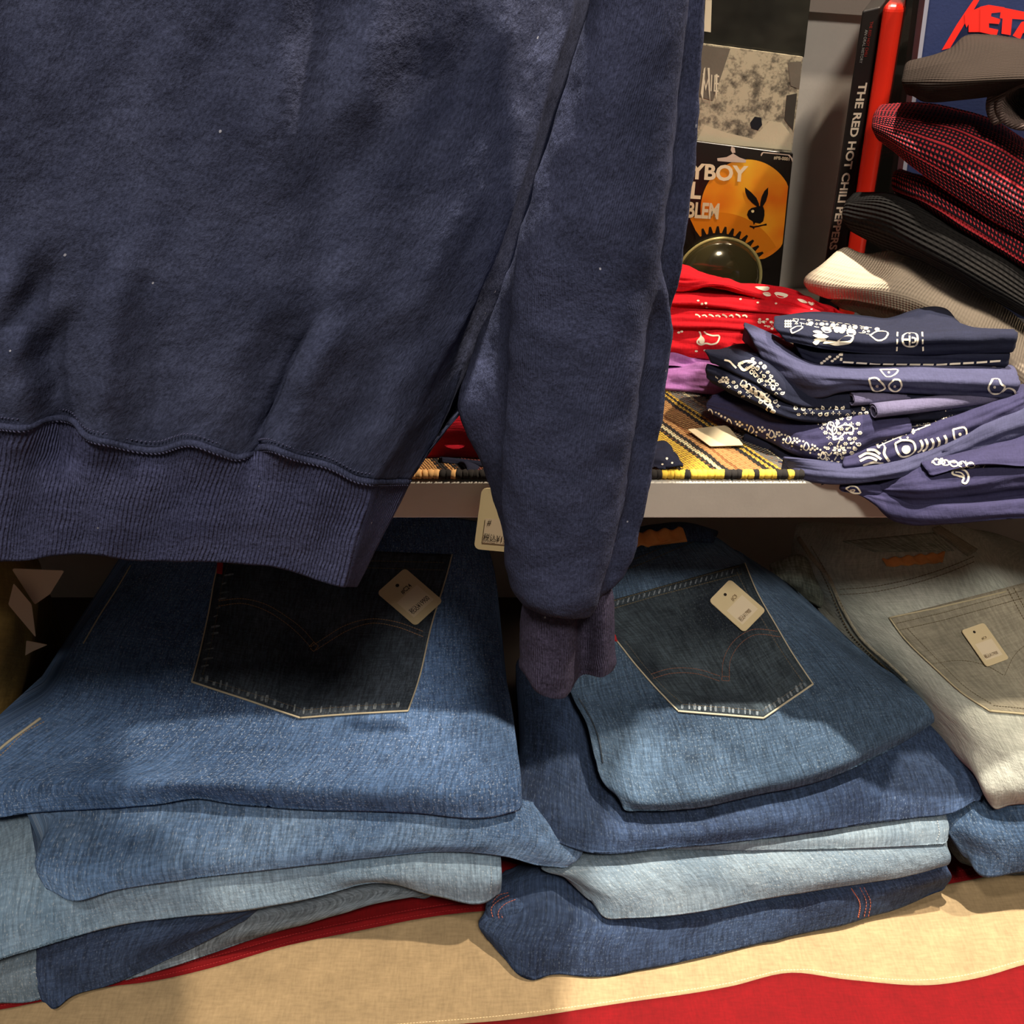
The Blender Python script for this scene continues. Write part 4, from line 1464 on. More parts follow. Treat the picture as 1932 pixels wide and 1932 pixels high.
# ------------------------------------------------------------------ books
YB = 0.90
blackb = plain('book_black', (26, 20, 18), 0.45)
b1 = link('book', quadbox([(1627, 20), (1662, 12), (1570, 640), (1534, 640)], YB, 0.12, 0.050), blackb, smooth=False)
bevel(b1, 0.0015)
tag(b1, 'slim black book with white spine lettering, leftmost book standing on the shelf', 'book')
d_ = (P(1570, 477, YB) - P(1632, 136, YB)).normalized()      # down the spine
up_ = n0.cross(d_).normalized()
if up_.x < 0:
    up_ = -up_
white_t = plain('spine_lettering', (226, 212, 188), 0.5)
red_t = plain('spine_lettering_red', (150, 40, 34), 0.5)
O1 = P(1617, 160, YB - 0.0006)
wsp = (P(1650, 160, YB) - P(1617, 160, YB)).length
link('lettering', textmesh('THE RED HOT CHILI PEPPERS', P(1621, 156, YB) + n0 * 0.0006, d_, up_, wsp * 0.46, n0, 'LEFT', 0.03, 0.0, 1.19), white_t, b1, smooth=False)
link('lettering', textmesh('THE RED HOT CHILI', P(1642, 40, YB) + n0 * 0.0006, d_, up_, wsp * 0.16, n0, 'LEFT', 0.0, 0.0, 0.9), red_t, b1, smooth=False)
link('lettering', textmesh('AN ORAL HISTORY', P(1632, 56, YB) + n0 * 0.0006, d_, up_, wsp * 0.16, n0, 'LEFT', 0.0, 0.0, 0.9), plain('spine_lettering_grey', (150, 150, 146), 0.5), b1, smooth=False)
redb = plain('book_red', (226, 44, 24), 0.35)
b2 = link('book', quadbox([(1666, 6), (1706, 8), (1604, 640), (1573, 640)], YB - 0.006, 0.12, 0.053), redb, smooth=False)
bevel(b2, 0.006, 5)
tag(b2, 'bright red book with rounded spine beside the slim black one', 'book')
gloss = plain('glossy_black', (18, 17, 14), 0.12, 0, 0, 0.8, 0.6)
b3 = link('book', quadbox([(1716, -60), (1752, -60), (1652, 640), (1600, 640)], YB - 0.002, 0.12, 0.055), gloss, smooth=False)
bevel(b3, 0.004, 4)
tag(b3, 'glossy black book between the red book and the blue cover', 'book')
# blue boxed album with red logo
blue_m = plain('blue_cover', (44, 54, 92), 0.35, 0, 0.1)
YM = 0.885
b4 = link('box_set', quadbox([(1764, -80), (2200, -40), (2140, 640), (1668, 640)], YM, 0.03), blue_m, smooth=False)
bevel(b4, 0.0015)
tag(b4, 'dark blue box with red pointed band lettering behind the brown shirt', 'box')
link('worn_or_glint_edge', quadbox([(1756, -80), (1764, -80), (1668, 640), (1661, 640)], YM - 0.0005, 0.03), plain('cover_edge_glint', (150, 150, 164), 0.3), b4, smooth=False)  # pale strip: white highlights of the glossy slip edge put into its colour
logo = plain('logo_red', (236, 44, 34), 0.4)
def lq(pts, li=0):
    return Geo().add([P(1640 + x * 0.15114, y * 0.15114, YM - 0.0012 - 0.0002 * li) for x, y in pts], [tuple(range(len(pts)))], 0)
L_ = Geo()
for li, q in enumerate(([(1330, -90), (1420, -90), (1375, 0), (1295, 140), (1195, 290), (1010, 600), (905, 625), (1090, 310), (1190, 160), (1300, 0)],
          [(1195, 290), (1190, 160), (1290, 130), (1400, 80), (1400, 400), (1240, 400), (1240, 300), (1215, 345)],
          [(1385, 84), (1490, 60), (1690, 92), (1670, 150), (1525, 165), (1520, 205), (1640, 240), (1620, 300), (1495, 290), (1495, 345), (1612, 372), (1590, 445), (1380, 400)],
          [(1660, 92), (1990, 158), (1990, 250), (1785, 235), (1765, 440), (1650, 420), (1665, 232), (1630, 225), (1640, 150)],
          [(1900, 275), (2060, 230), (2120, 500), (2010, 490), (1990, 420), (1920, 410), (1885, 490), (1790, 445)],
          [(2130, 180), (2200, 190), (2200, 420), (2330, 440), (2330, 500), (2130, 480)])):
    L_ = lq(q, li)
    link('lettering', L_, logo, b4, smooth=False)

# ------------------------------------------------------------------ knit shirts stacked at the right
brown = ribknit('brown_thermal', (44, 36, 31), 420, 1, 0.0004)
blackk = ribknit('black_rib', (26, 24, 23), 240, 1, 0.0011)
cream = ribknit('cream_thermal', (200, 182, 158), 380, 0, 0.0003)
redk = waffle('red_black_waffle', (206, 58, 66), (34, 22, 30), 300, 250)
KW = dict(nu=120, per=14)
r = [[(1728, 112, .87), (1765, 102, .87), (1794, 88, .87), (1815, 68, .87), (1863, 63, .87), (1932, 72, .87), (2040, 80, .87)],
     [(1718, 132, .82), (1800, 118, .80), (1870, 105, .80), (1940, 105, .80), (2040, 110, .80)],
     [(1714, 155, .81), (1800, 155, .775), (1932, 150, .77), (2040, 150, .77)],
     [(1722, 180, .82), (1745, 193, .80), (1806, 192, .79), (1863, 183, .79), (1932, 166, .79), (2040, 160, .79)]]
g = slab(r, seed=31, cap=0.006, wr=((12, 0.004), (40, 0.0012)), under=0.0, **KW)
o = link('folded_shirt', g, brown); tag(o, 'brown thermal shirt rolled on top of the knit shirt stack', 'shirt', None)
# grey rolled end seen from its side
def rollend(pa, pb, r0, r1, turns, th, mat, name, squash=0.75, start=0.3, seg=46, parent=None):
    """cloth rolled up round the line pa-pb: a real spiral sheet with thickness"""
    ax = (pb - pa).normalized()
    sx_ = ax.cross(Vector((0, 0, 1))).normalized()
    sz_ = sx_.cross(ax).normalized()
    vs, fs = [], []
    N = int(seg * turns)
    L = 14
    for i in range(N + 1):
        t = i / N
        a = start + t * turns * 2 * PI
        rr = r0 + (r1 - r0) * t
        for side in (0, 1):
            r2 = rr + (th if side else 0)
            for k in range(L + 1):
                c = pa.lerp(pb, k / L)
                vs.append(c + sx_ * (r2 * math.cos(a)) + sz_ * (r2 * squash * math.sin(a)))
    M = 2 * (L + 1)
    for i in range(N):
        for k in range(L):
            b = i * M + k
            fs.append((b, b + 1, b + 1 + M, b + M))
            c = b + L + 1
            fs.append((c + M, c + M + 1, c + 1, c))
        fs.append((i * M, i * M + M, i * M + M + L + 1, i * M + L + 1))
        fs.append((i * M + L, i * M + L + L + 1, i * M + M + L + L + 1, i * M + M + L))
    q = N * M
    for k in range(L):
        fs.append((q + k, q + k + 1, q + L + 2 + k, q + L + 1 + k))
        fs.append((k, L + 1 + k, L + 2 + k, k + 1))
    return link(name, Geo().add(vs, fs, 0), mat, parent)


pa, pb = P(1930, 196, 0.775), P(2030, 178, 0.84)
o2 = rollend(pa, pb, 0.012, 0.022, 1.6, 0.006, ribknit('grey_brown_thermal', (104, 88, 82), 420, 1, 0.0008), 'folded_shirt', 0.8)
tag(o2, 'grey brown rolled shirt end curling below the brown thermal at the right edge', 'shirt')
r = [[(1668, 196, .87), (1730, 192, .87), (1806, 203, .87), (1874, 225, .87), (1932, 262, .87), (2060, 320, .87)],
     [(1657, 222, .845), (1720, 232, .82), (1806, 255, .80), (1870, 285, .79), (1940, 325, .785), (2060, 390, .78)],
     [(1655, 245, .84), (1715, 275, .80), (1790, 310, .78), (1860, 350, .77), (1932, 392, .765), (2060, 450, .76)],
     [(1664, 268, .845), (1706, 304, .81), (1780, 356, .785), (1844, 397, .775), (1932, 450, .77), (2060, 520, .77)]]
g = slab(r, seed=33, cap=0.006, **KW)
o = link('folded_shirt', g, redk)
r = [[(1700, 318, .86), (1760, 340, .85), (1850, 395, .83), (2060, 520, .8)],
     [(1690, 335, .835), (1750, 362, .80), (1850, 420, .78), (1940, 475, .77), (2060, 545, .77)],
     [(1691, 355, .83), (1750, 378, .797), (1844, 436, .775), (1932, 492, .765), (2060, 565, .76)],
     [(1704, 375, .835), (1746, 390, .805), (1844, 453, .785), (1932, 507, .775), (2060, 580, .77)]]
g = slab(r, seed=34, cap=0.004, **KW)
link('lower_fold', g, redk, o)
tag(o, 'red and black waffle knit shirt in the stack, above the black ribbed one', 'shirt')
r = [[(1617, 362, .87), (1693, 366, .87), (1750, 388, .86), (1850, 450, .85), (2060, 580, .83)],
     [(1602, 382, .855), (1690, 400, .80), (1780, 445, .78), (1880, 505, .765), (2060, 620, .755)],
     [(1598, 410, .85), (1680, 436, .80), (1780, 486, .77), (1850, 526, .76), (2060, 650, .75)],
     [(1617, 443, .86), (1674, 472, .82), (1760, 503, .79), (1844, 550, .77), (1932, 602, .76), (2060, 680, .755)]]
g = slab(r, seed=35, cap=0.008, **KW)
o = link('folded_shirt', g, blackk); tag(o, 'black ribbed knit shirt between the red waffle knit and the cream one', 'shirt')
r = [[(1598, 466, .86), (1636, 478, .84), (1693, 470, .83), (1750, 487, .82), (1806, 520, .81), (1870, 562, .80), (1932, 615, .79), (2060, 700, .78)],
     [(1562, 498, .84), (1625, 505, .82), (1700, 512, .80), (1780, 548, .79), (1870, 612, .775), (1932, 660, .765), (2060, 740, .755)],
     [(1523, 530, .84), (1575, 542, .82), (1640, 548, .80), (1720, 562, .79), (1800, 600, .78), (1880, 660, .765), (1932, 700, .757), (2060, 780, .75)],
     [(1530, 550, .85), (1560, 562, .835), (1620, 572, .815), (1700, 588, .80), (1790, 635, .79), (1870, 705, .77), (1932, 752, .762), (2060, 820, .722)]]
g = slab(r, seed=36, cap=0.006, wr=((16, 0.006), (40, 0.0015)), **KW)
o = link('folded_shirt', g, cream); tag(o, 'cream thermal shirt at the bottom of the knit stack, sleeve end reaching left', 'shirt')
r = [[(1585, 560, .86), (1640, 560, .84), (1720, 580, .84), (1800, 640, .83), (1900, 720, .82)],
     [(1570, 570, .842), (1640, 580, .83), (1720, 600, .82), (1800, 660, .81), (1900, 740, .775)],
     [(1590, 584, .845), (1640, 596, .84), (1720, 625, .83), (1800, 690, .82), (1900, 770, .765)]]
g = slab(r, seed=37, cap=0.003, nu=60, per=8)
link('lower_fold', g, cream, o)
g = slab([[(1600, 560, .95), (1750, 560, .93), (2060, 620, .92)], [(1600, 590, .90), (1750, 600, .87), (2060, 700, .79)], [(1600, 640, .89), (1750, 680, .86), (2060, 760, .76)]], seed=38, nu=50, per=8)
o = link('folded_shirt', g, plain('shadow_filler_black', (18, 17, 17), 0.9)); tag(o, 'black filler cloth standing in for the shadow beneath the cream thermal', 'shirt')  # black filler put in for the dark opening under the cream thermal

# ------------------------------------------------------------------ woven blanket on the shelf
bz = SHZ + 0.004
a0, a1 = P(1264, 741, SHZ), P(1495, 900, SHZ)
dd = (a1 - a0); dd.z = 0; dd.normalize()
perp = Vector((dd.y, -dd.x, 0))
def sof(px):
    return (P(px, 905, SHZ) - a1).dot(perp)
s0, s1 = sof(700), sof(1640)
bk, ye, tn, cr, gy = srgb((34, 28, 26)), srgb((214, 176, 62)), srgb((190, 140, 84)), srgb((214, 204, 160)), srgb((118, 112, 104))
tn2 = srgb((150, 96, 50)); mr = srgb((112, 50, 46))
seq = [(700, tn), (838, bk), (856, tn), (868, bk), (900, mr), (940, bk), (960, ye), (1010, tn), (1060, bk), (1075, cr), (1090, bk), (1110, tn), (1160, bk), (1175, ye), (1190, bk), (1200, ye),
       (1222, bk), (1246, ye), (1292, bk), (1299, ye), (1356, bk), (1368, cr), (1376, bk), (1390, tn), (1404, tn2), (1412, tn), (1440, tn), (1454, bk), (1464, ye), (1474, bk), (1482, ye), (1488, gy), (1512, cr), (1520, gy), (1545, bk), (1556, mr), (1590, tn), (1620, gy)]
if s1 < s0:
    seqp = [((sof(p) - s0) / (s1 - s0), c) for p, c in seq]
else:
    seqp = [((sof(p) - s0) / (s1 - s0), c) for p, c in seq]
bt = NT('woven_blanket')
sep = bt.n('ShaderNodeSeparateXYZ')
tcn = bt.n('ShaderNodeTexCoord')
bt.l(tcn.outputs['UV'], sep.inputs[0])
wob = bt.math('MULTIPLY', bt.math('SUBTRACT', bt.math('FRACT', bt.math('MULTIPLY', sep.outputs[1], 190.0)), 0.5), 0.0035)
fx = bt.math('ADD', sep.outputs[0], wob)
# the ramp holds at most 32 stops: two ramps, chosen by position
split = seqp[18][0]
ra = bt.ramp(fx, [(max(0, p), c) for p, c in seqp[:19]], 'CONSTANT')
rb = bt.ramp(fx, [(0.0, seqp[18][1])] + [(p, c) for p, c in seqp[19:]], 'CONSTANT')
cc = bt.mix(bt.math('GREATER_THAN', fx, split), ra, rb)
hatch = bt.math('GREATER_THAN', bt.math('SINE', bt.math('MULTIPLY', sep.outputs[1], 2 * PI * 190)), 0.2)
hm = bt.math('MULTIPLY', hatch, bt.math('GREATER_THAN', bt.math('SINE', bt.math('MULTIPLY', sep.outputs[0], 2 * PI * 60)), 0.55))
cc = bt.mix(bt.math('MULTIPLY', hm, 0.55), cc, tn2)
bt.base(cc)
su = bt.math('SINE', bt.math('MULTIPLY', sep.outputs[1], 2 * PI * 380))
sv = bt.math('SINE', bt.math('MULTIPLY', sep.outputs[0], 2 * PI * 160))
bt.normal(bt.bump(bt.math('ADD', su, sv), 0.8, 0.0012))
bt.b.inputs['Roughness'].default_value = 0.95
NX, NY = 180, 60
vs, uvs, fs = [], [], []
xa, xb = P(700, 905, SHZ).x - 0.05, P(1640, 905, SHZ).x + 0.25
for i in range(NY + 1):
    y = 0.664 + (0.99 - 0.664) * i / NY
    for j in range(NX + 1):
        x = xa + (xb - xa) * j / NX
        z = CAMZ + bz + 0.0012 * noise.noise(Vector((x * 25, y * 25, 1))) + 0.001 * noise.noise(Vector((x * 80, y * 80, 4)))
        vs.append(Vector((x, y, z)))
        q = Vector((x, y, 0)) - Vector((a1.x, a1.y, 0))
        uvs.append(((q.dot(perp) - s0) / (s1 - s0), q.dot(dd)))
for i in range(NY):
    for j in range(NX):
        a = i * (NX + 1) + j
        fs.append((a, a + 1, a + NX + 2, a + NX + 1))
gb = Geo().add(vs, fs, 0, uvs).tree()
blk_o = link('blanket', gb, bt.m)
tag(blk_o, 'woven blanket with yellow, black and tan diagonal stripes lying along the shelf', 'blanket')
sm = blk_o.modifiers.new('thickness', 'SOLIDIFY'); sm.thickness = 0.0035; sm.offset = -1
# knotted edge: one short wrapped bundle after another
ecol = [plain('wool_yellow', (222, 186, 66), 0.95), plain('wool_black', (30, 26, 24), 0.95), plain('wool_tan', (204, 158, 100), 0.95)]
def ecode(px):
    for a, b, c in ((740, 835, 2), (835, 856, 1), (856, 866, 2), (866, 1000, 1), (1000, 1080, 0), (1080, 1120, 1), (1120, 1200, 2), (1200, 1225, 0), (1225, 1251, 1), (1251, 1292, 0), (1292, 1301, 1), (1301, 1360, 0), (1360, 1395, 1), (1395, 1423, 0), (1423, 1432, 1), (1432, 1465, 0), (1465, 1480, 1), (1480, 1496, 0)):
        if a <= px < b:
            return c
    return 1
px = 744
eg = Geo()
while px < 1640:
    wpx = 11.5
    c = ecode(px + wpx / 2)
    p = P(px + wpx / 2, 900, SHZ)
    p = Vector((p.x, 0.6655, CAMZ + SHZ + 0.0045))
    L = [p + Vector((-0.0027, 0.004, 0.0005)), p + Vector((-0.0012, -0.0018, 0.0)), p + Vector((0.0012, -0.0022, 0)), p + Vector((0.0027, 0.003, 0.0005))]
    g = tube([p + Vector((t * 0.0012 - 0.003, -0.001 + 0.0006 * math.sin(t * 3 + px), random.uniform(-.0003, .0003))) for t in range(6)], [0.0024, 0.0036, 0.0040, 0.0040, 0.0036, 0.0024], 8)
    eg.merge(g, c)
    px += wpx * 0.93
link('edge_cord', eg, ecol, blk_o)
# small blank card lying on the blanket
cc_ = Card(P(1297, 811, SHZ + 0.0075), P(1372, 803, SHZ + 0.0075), P(1403, 841, SHZ + 0.0065), P(1340, 843, SHZ + 0.0065))
o = link('price_card', cc_.slab(0.0006, 0.05), plain('white_card', (190, 174, 140), 0.8), smooth=False)
tag(o, 'blank cream card lying on the striped blanket by the navy bandanas', 'card')

# hang tag in front of the shelf edge
hc = card_px([(909, 920), (1004, 924), (990, 1044), (894, 1035)], 0.652)
hc = Card(P(909, 920, 0.652), P(1004, 924, 0.652), P(990, 1044, 0.640), P(894, 1035, 0.640))
o = link('price_tag', hc.slab(0.0008, 0.12), plain('hang_tag_card', (236, 222, 176), 0.6), smooth=False)
tag(o, 'cream hang tag in front of the shelf edge, half hidden by the sleeve', 'tag')
st = link('sticker', hc.poly([(0.15, 0.12), (0.92, 0.12), (0.92, 0.52), (0.15, 0.52)], 0.0011), paper2, o, smooth=False)
ex = (hc.BR - hc.BL).normalized(); ey = (hc.TL - hc.BL).normalized()
for body, x, y, h in (('税込¥15800', 0.15, 0.16, 0.0052), ('#', 0.2, 0.42, 0.0050)):
    link('lettering', textmesh(body, hc.at(x, y), ex, ey, h, hc.n, 'LEFT', 0.0, 0.0014, 0.72), plain('tag_ink_black', (50, 44, 36), 0.7), st, smooth=False)
link('string', tube([hc.at(0.5, 0.95, 0.001), hc.at(0.52, 1.05, 0.002), hc.at(0.55, 1.25, -0.002)], 0.0005, 6), string_m, o)
# ------------------------------------------------------------------ bandanas
nv1 = cotton('navy_dark', (28, 31, 50), 0.10, 900)
nv2 = cotton('navy_washed', (64, 65, 92), 0.10, 900)
nv3 = cotton('navy_violet', (50, 48, 78), 0.10, 900)
nv4 = cotton('navy_lilac', (92, 88, 114), 0.10, 900)
prt = plain('bandana_print', (232, 220, 196), 0.85, 0, 0.04)
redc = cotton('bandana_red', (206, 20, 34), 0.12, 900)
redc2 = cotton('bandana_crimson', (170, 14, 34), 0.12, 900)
lil = cotton('bandana_lilac', (176, 116, 182), 0.1, 900)
BW = dict(nu=100, per=12, wr=((20, 0.0020), (70, 0.0014)), cap=0.003, stretch=(0.45, 1, 2.2), pleat=(760, 0.00045))
def C2(x, y):      # crop pixel of the bandana close-up -> photo pixel
    return (1200 + x * 0.37888, 480 + y * 0.37888)
def C7(x, y):
    return (1270 + x * 0.18116, 490 + y * 0.18116)
def shp(geo, surf, cf, pts, w=None, closed=True):
    q = [cf(*p) for p in pts]
    if w is None:
        blob(geo, surf, q, 1)
    else:
        ribbon(geo, surf, q, w, 1, closed=closed)
def paisley(geo, surf, x, y, s_, rot=0.0, flip=1):
    pts = [(0, -1.5), (0.5, -0.9), (0.85, -0.2), (0.8, 0.5), (0.3, 0.95), (-0.3, 0.9), (-0.75, 0.45), (-0.75, -0.1), (-0.35, -0.5), (0.1, -0.8)]
    c, sn = math.cos(rot), math.sin(rot)
    q = [(x + s_ * (flip * a * c - b * sn), y + s_ * 0.8 * (flip * a * sn + b * c)) for a, b in pts]
    ribbon(geo, surf, q, max(1.6, s_ * 0.28), 1, closed=True)
    disc(geo, surf, x, y + s_ * 0.25, s_ * 0.2, 1)
def flower(geo, surf, x, y, r, n=6, ry=0.75):
    for k in range(n):
        a = k * 2 * PI / n
        cx, cy = x + r * 0.62 * math.cos(a), y + r * 0.62 * ry * math.sin(a)
        disc(geo, surf, cx, cy, r * 0.27, 1, r * 0.22)
    disc(geo, surf, x, y, r * 0.2, 1, r * 0.17)
def scatter(geo, surf, poly, step, size, seed=0, cf=C2):
    """allover print: small motifs on a jittered grid inside a region"""
    rnd = random.Random(seed)
    xs = [p[0] for p in poly]; ys = [p[1] for p in poly]
    def inside(x, y):
        c = False
        for (x1, y1), (x2, y2) in zip(poly, poly[1:] + poly[:1]):
            if (y1 > y) != (y2 > y) and x < (x2 - x1) * (y - y1) / (y2 - y1) + x1:
                c = not c
        return c
    y = min(ys)
    k = 0
    while y < max(ys):
        x = min(xs) + (k % 2) * step * 0.5
        while x < max(xs):
            px, py = x + rnd.uniform(-.15, .15) * step, y + rnd.uniform(-.12, .12) * step
            if inside(px, py):
                X, Y = cf(px, py)
                m = rnd.random()
                if m < 0.25:
                    flower(geo, surf, X, Y, size, 6)
                elif m < 0.45:
                    paisley(geo, surf, X, Y, size * 0.8, rnd.uniform(-1, 1), rnd.choice((-1, 1)))
                elif m < 0.65:
                    a = rnd.uniform(0, PI)
                    for q in (-1, 0, 1):
                        blob(geo, surf, [(X + size * (0.55 * q * math.cos(a) + 0.16 * math.cos(b)) , Y + size * 0.8 * (0.55 * q * math.sin(a) + 0.5 * math.sin(b))) for b in (0, 1.2, 2, 3.1, 4.2, 5.2)], 1)
                elif m < 0.8:
                    ribbon(geo, surf, [(X - size * .8, Y + size * .3), (X, Y - size * .5), (X + size * .8, Y + size * .3)], size * 0.3, 1)
                    disc(geo, surf, X, Y + size * 0.35, size * 0.22, 1)
                else:
                    for (u, v_) in ((-.6, 0), (.6, 0), (0, -.5), (0, .5), (0, 0)):
                        disc(geo, surf, X + u * size, Y + v_ * size, size * 0.2, 1)
            x += step
        y += step * 0.72
        k += 1
def dashes(geo, surf, pts, dash, gap, w):
    q = densify(pts, 1.0)
    i = 0
    while i + dash < len(q):
        ribbon(geo, surf, q[i:i + dash:max(1, dash // 3)] + [q[i + dash]], w, 1, smooth=False)
        i += dash + gap
def bandana(parts, mat, label, group=None, name='bandana', prints=None):
    g = Geo()
    seeds = []
    for k, (rows, kw) in enumerate(parts):
        d = dict(BW); d.update(kw)
        g.merge(slab(rows, seed=random.uniform(1, 60), **d))
    g.tree()
    d_ = Geo()
    if prints:
        prints(d_, g)
    g.merge(d_) if d_.f else None
    o = link(name, g, [mat, prt])
    tag(o, label, 'bandana', group)
    return o


gN = 'navy bandanas in the pile at the shelf edge'
# topmost
r1 = [[(1469, 597, -.352), (1540, 590, -.350), (1636, 597, -.350), (1674, 601, -.350), (1712, 590, -.345), (1784, 584, -.345), (1821, 618, -.350), (1885, 622, -.352)],
      [(1467, 604, .745), (1560, 612, .735), (1650, 622, .73), (1730, 622, .73), (1800, 618, .73), (1904, 624, .73)],
      [(1470, 622, .725), (1560, 636, .707), (1650, 645, .70), (1730, 640, .70), (1800, 636, .70), (1914, 636, .70)],
      [(1490, 645, .718), (1545, 657, .705), (1579, 663, .703), (1655, 668, .703), (1730, 669, .703), (1800, 668, .703), (1906, 664, .703)]]
r2 = [[(1500, 650, -.362), (1600, 652, -.362), (1750, 655, -.362), (1890, 655, -.362)],
      [(1510, 662, .716), (1545, 674, .708), (1600, 672, .704), (1700, 674, .703), (1800, 675, .703), (1900, 676, .703)],
      [(1520, 674, .714), (1548, 684, .708), (1600, 682, .704), (1700, 686, .703), (1800, 688, .703), (1898, 688, .703)],
      [(1532, 682, .716), (1550, 692, .712), (1600, 691, .708), (1700, 695, .706), (1800, 699, .706), (1884, 701, .706)]]
def pr(d, s):
    for y0 in (0, 34):
        dashes(d, s, [C2(780, 322 + y0 * .3), C2(900, 330 + y0), C2(1050, 348 + y0), C2(1200, 372 + y0)], 9, 5, 2.2)
    for k in range(7):
        x = 870 + k * 55
        disc(d, s, *C2(x, 345 + k * 5), 5.0, 1, 3.2)
    scatter(d, s, [(730, 330), (860, 330), (1000, 350), (1180, 372), (1180, 392), (1000, 376), (800, 350)], 26, 3.6, 2)
    for k in range(9):
        disc(d, s, *C2(745 + 12 * (k % 3), 335 + 13 * (k // 3)), 2.2, 1)
    shp(d, s, C2, [(1165, 405), (1200, 385), (1255, 395), (1240, 420), (1205, 430)], 3.0)
    shp(d, s, C2, [(770, 375), (800, 360), (830, 362), (800, 385), (775, 390)], 2.4)
    # big flower with leaves
    for q in ([(880, 440), (920, 425), (900, 450)], [(885, 425), (930, 415), (950, 425), (905, 435)], [(880, 405), (930, 398), (960, 412), (930, 418)], [(880, 385), (900, 380), (930, 392), (910, 398)],
              [(920, 370), (960, 366), (975, 385), (940, 392)], [(985, 365), (1010, 363), (1005, 392), (990, 390)], [(1020, 366), (1045, 368), (1030, 395), (1012, 392)], [(1050, 375), (1090, 380), (1095, 398), (1050, 400)]):
        shp(d, s, C2, q)
    shp(d, s, C2, [(930, 445), (960, 425), (975, 440), (1010, 425), (1050, 405), (1085, 410), (1075, 435), (1030, 450), (990, 455), (960, 448)])
    # panel with the round sign
    for x in (1302, 1425):
        dashes(d, s, [C2(x, 388), C2(x - 4 + (8 if x > 1400 else 0), 480)], 8, 5, 2.6)
    shp(d, s, C2, [(1330, 405), (1345, 395), (1370, 392), (1395, 398), (1402, 425), (1395, 450), (1365, 458), (1335, 448), (1326, 425)], 3.2)
    shp(d, s, C2, [(1362, 396), (1362, 454)], 2.8, False)
    shp(d, s, C2, [(1330, 425), (1356, 425)], 3.4, False)
    shp(d, s, C2, [(1372, 415), (1390, 420), (1388, 435), (1372, 438)], 3.0, False)
    dashes(d, s, [C2(1030, 535), C2(1200, 545), C2(1500, 548), C2(1700, 538), C2(1830, 528)], 20, 5, 3.6)
    dashes(d, s, [C2(1025, 490), C2(1020, 530)], 6, 3, 4)
    for k in range(8):
        disc(d, s, *C2(925 + 13 * k, 540 - 10 * (k % 4) - (10 if k > 3 else 0)), 3.2, 1, 2.4)
    for x in (1370, 1490, 1625, 1770):
        shp(d, s, C2, [(x - 20, 578), (x - 5, 562), (x + 18, 560), (x + 28, 572)], 2.6, False)
bandana([(r1, {}), (r2, dict(cap=0.002))], nv1, 'dark navy bandana on top of the navy pile with white dashed border print', None, prints=pr)
# second, with the pointed flap
r1 = [[(1407, 614, -.372), (1440, 625, -.372), (1500, 655, -.374), (1560, 680, -.375), (1700, 685, -.375), (1905, 690, -.375)],
      [(1420, 636, .735), (1460, 655, .722), (1520, 682, .71), (1598, 694, .70), (1750, 697, .695), (1912, 704, .695)],
      [(1446, 685, .72), (1480, 700, .705), (1530, 712, .69), (1598, 716, .682), (1750, 720, .68), (1917, 728, .68)],
      [(1482, 745, .712), (1488, 754, .705), (1541, 752, .69), (1598, 738, .684), (1693, 741, .684), (1800, 748, .684), (1905, 751, .684)]]
def pr(d, s):
    shp(d, s, C2, [(1215, 575), (1260, 575), (1305, 578), (1280, 605), (1245, 610), (1228, 592)], 2.8)
    disc(d, s, *C2(1258, 590), 2.2, 1)
    shp(d, s, C2, [(1160, 620), (1190, 615), (1225, 640), (1240, 665), (1215, 678), (1180, 675), (1168, 650)], 3.2)
    disc(d, s, *C2(1200, 655), 3, 1)
    shp(d, s, C2, [(1285, 622), (1310, 625), (1322, 655), (1300, 680), (1270, 675), (1258, 655)], 3.2)
    disc(d, s, *C2(1288, 656), 2.6, 1)
    shp(d, s, C2, [(1775, 622), (1805, 622), (1820, 648), (1835, 655), (1810, 690), (1775, 692), (1755, 670)], 3.2)
    disc(d, s, *C2(1785, 660), 2.6, 1)
    shp(d, s, C2, [(1822, 685), (1850, 665), (1885, 680), (1890, 700)], 3.2, False)
bandana([(r1, {})], nv2, 'washed navy bandana second in the pile with a pointed corner at its left', None, prints=pr)
# third: two small open rolls
o3 = rollend(P(1606, 754, .683), P(1850, 740, .70), 0.0028, 0.0055, 1.4, 0.0012, nv4, 'bandana', 0.8)
tag(o3, 'lilac grey bandana with two open rolled ends in the middle of the navy pile', 'bandana')
q = rollend(P(1648, 776, .672), P(1880, 748, .69), 0.003, 0.0062, 1.4, 0.0012, nv4, 'lower_roll', 0.8, parent=o3)
# fourth: pockets at the left with pattern
r1 = [[(1346, 662, -.385), (1400, 650, -.38), (1436, 655, -.38), (1600, 705, -.388), (1800, 715, -.388)],
      [(1340, 672, .745), (1400, 692, .725), (1450, 715, .705), (1500, 745, .695), (1600, 758, .685), (1800, 755, .685)],
      [(1348, 688, .742), (1400, 710, .722), (1450, 735, .702), (1500, 762, .692), (1600, 770, .684), (1800, 768, .684)]]
r2 = [[(1346, 690, -.392), (1400, 700, -.392), (1500, 740, -.394), (1600, 750, -.396), (1850, 750, -.396)],
      [(1337, 703, .742), (1390, 722, .722), (1430, 742, .705), (1480, 772, .692), (1560, 782, .683), (1850, 775, .68)],
      [(1339, 716, .740), (1385, 738, .72), (1430, 760, .703), (1474, 784, .691), (1560, 795, .684), (1850, 785, .684)],
      [(1348, 727, .742), (1385, 746, .722), (1430, 765, .706), (1466, 782, .70), (1560, 800, .69), (1850, 792, .69)]]
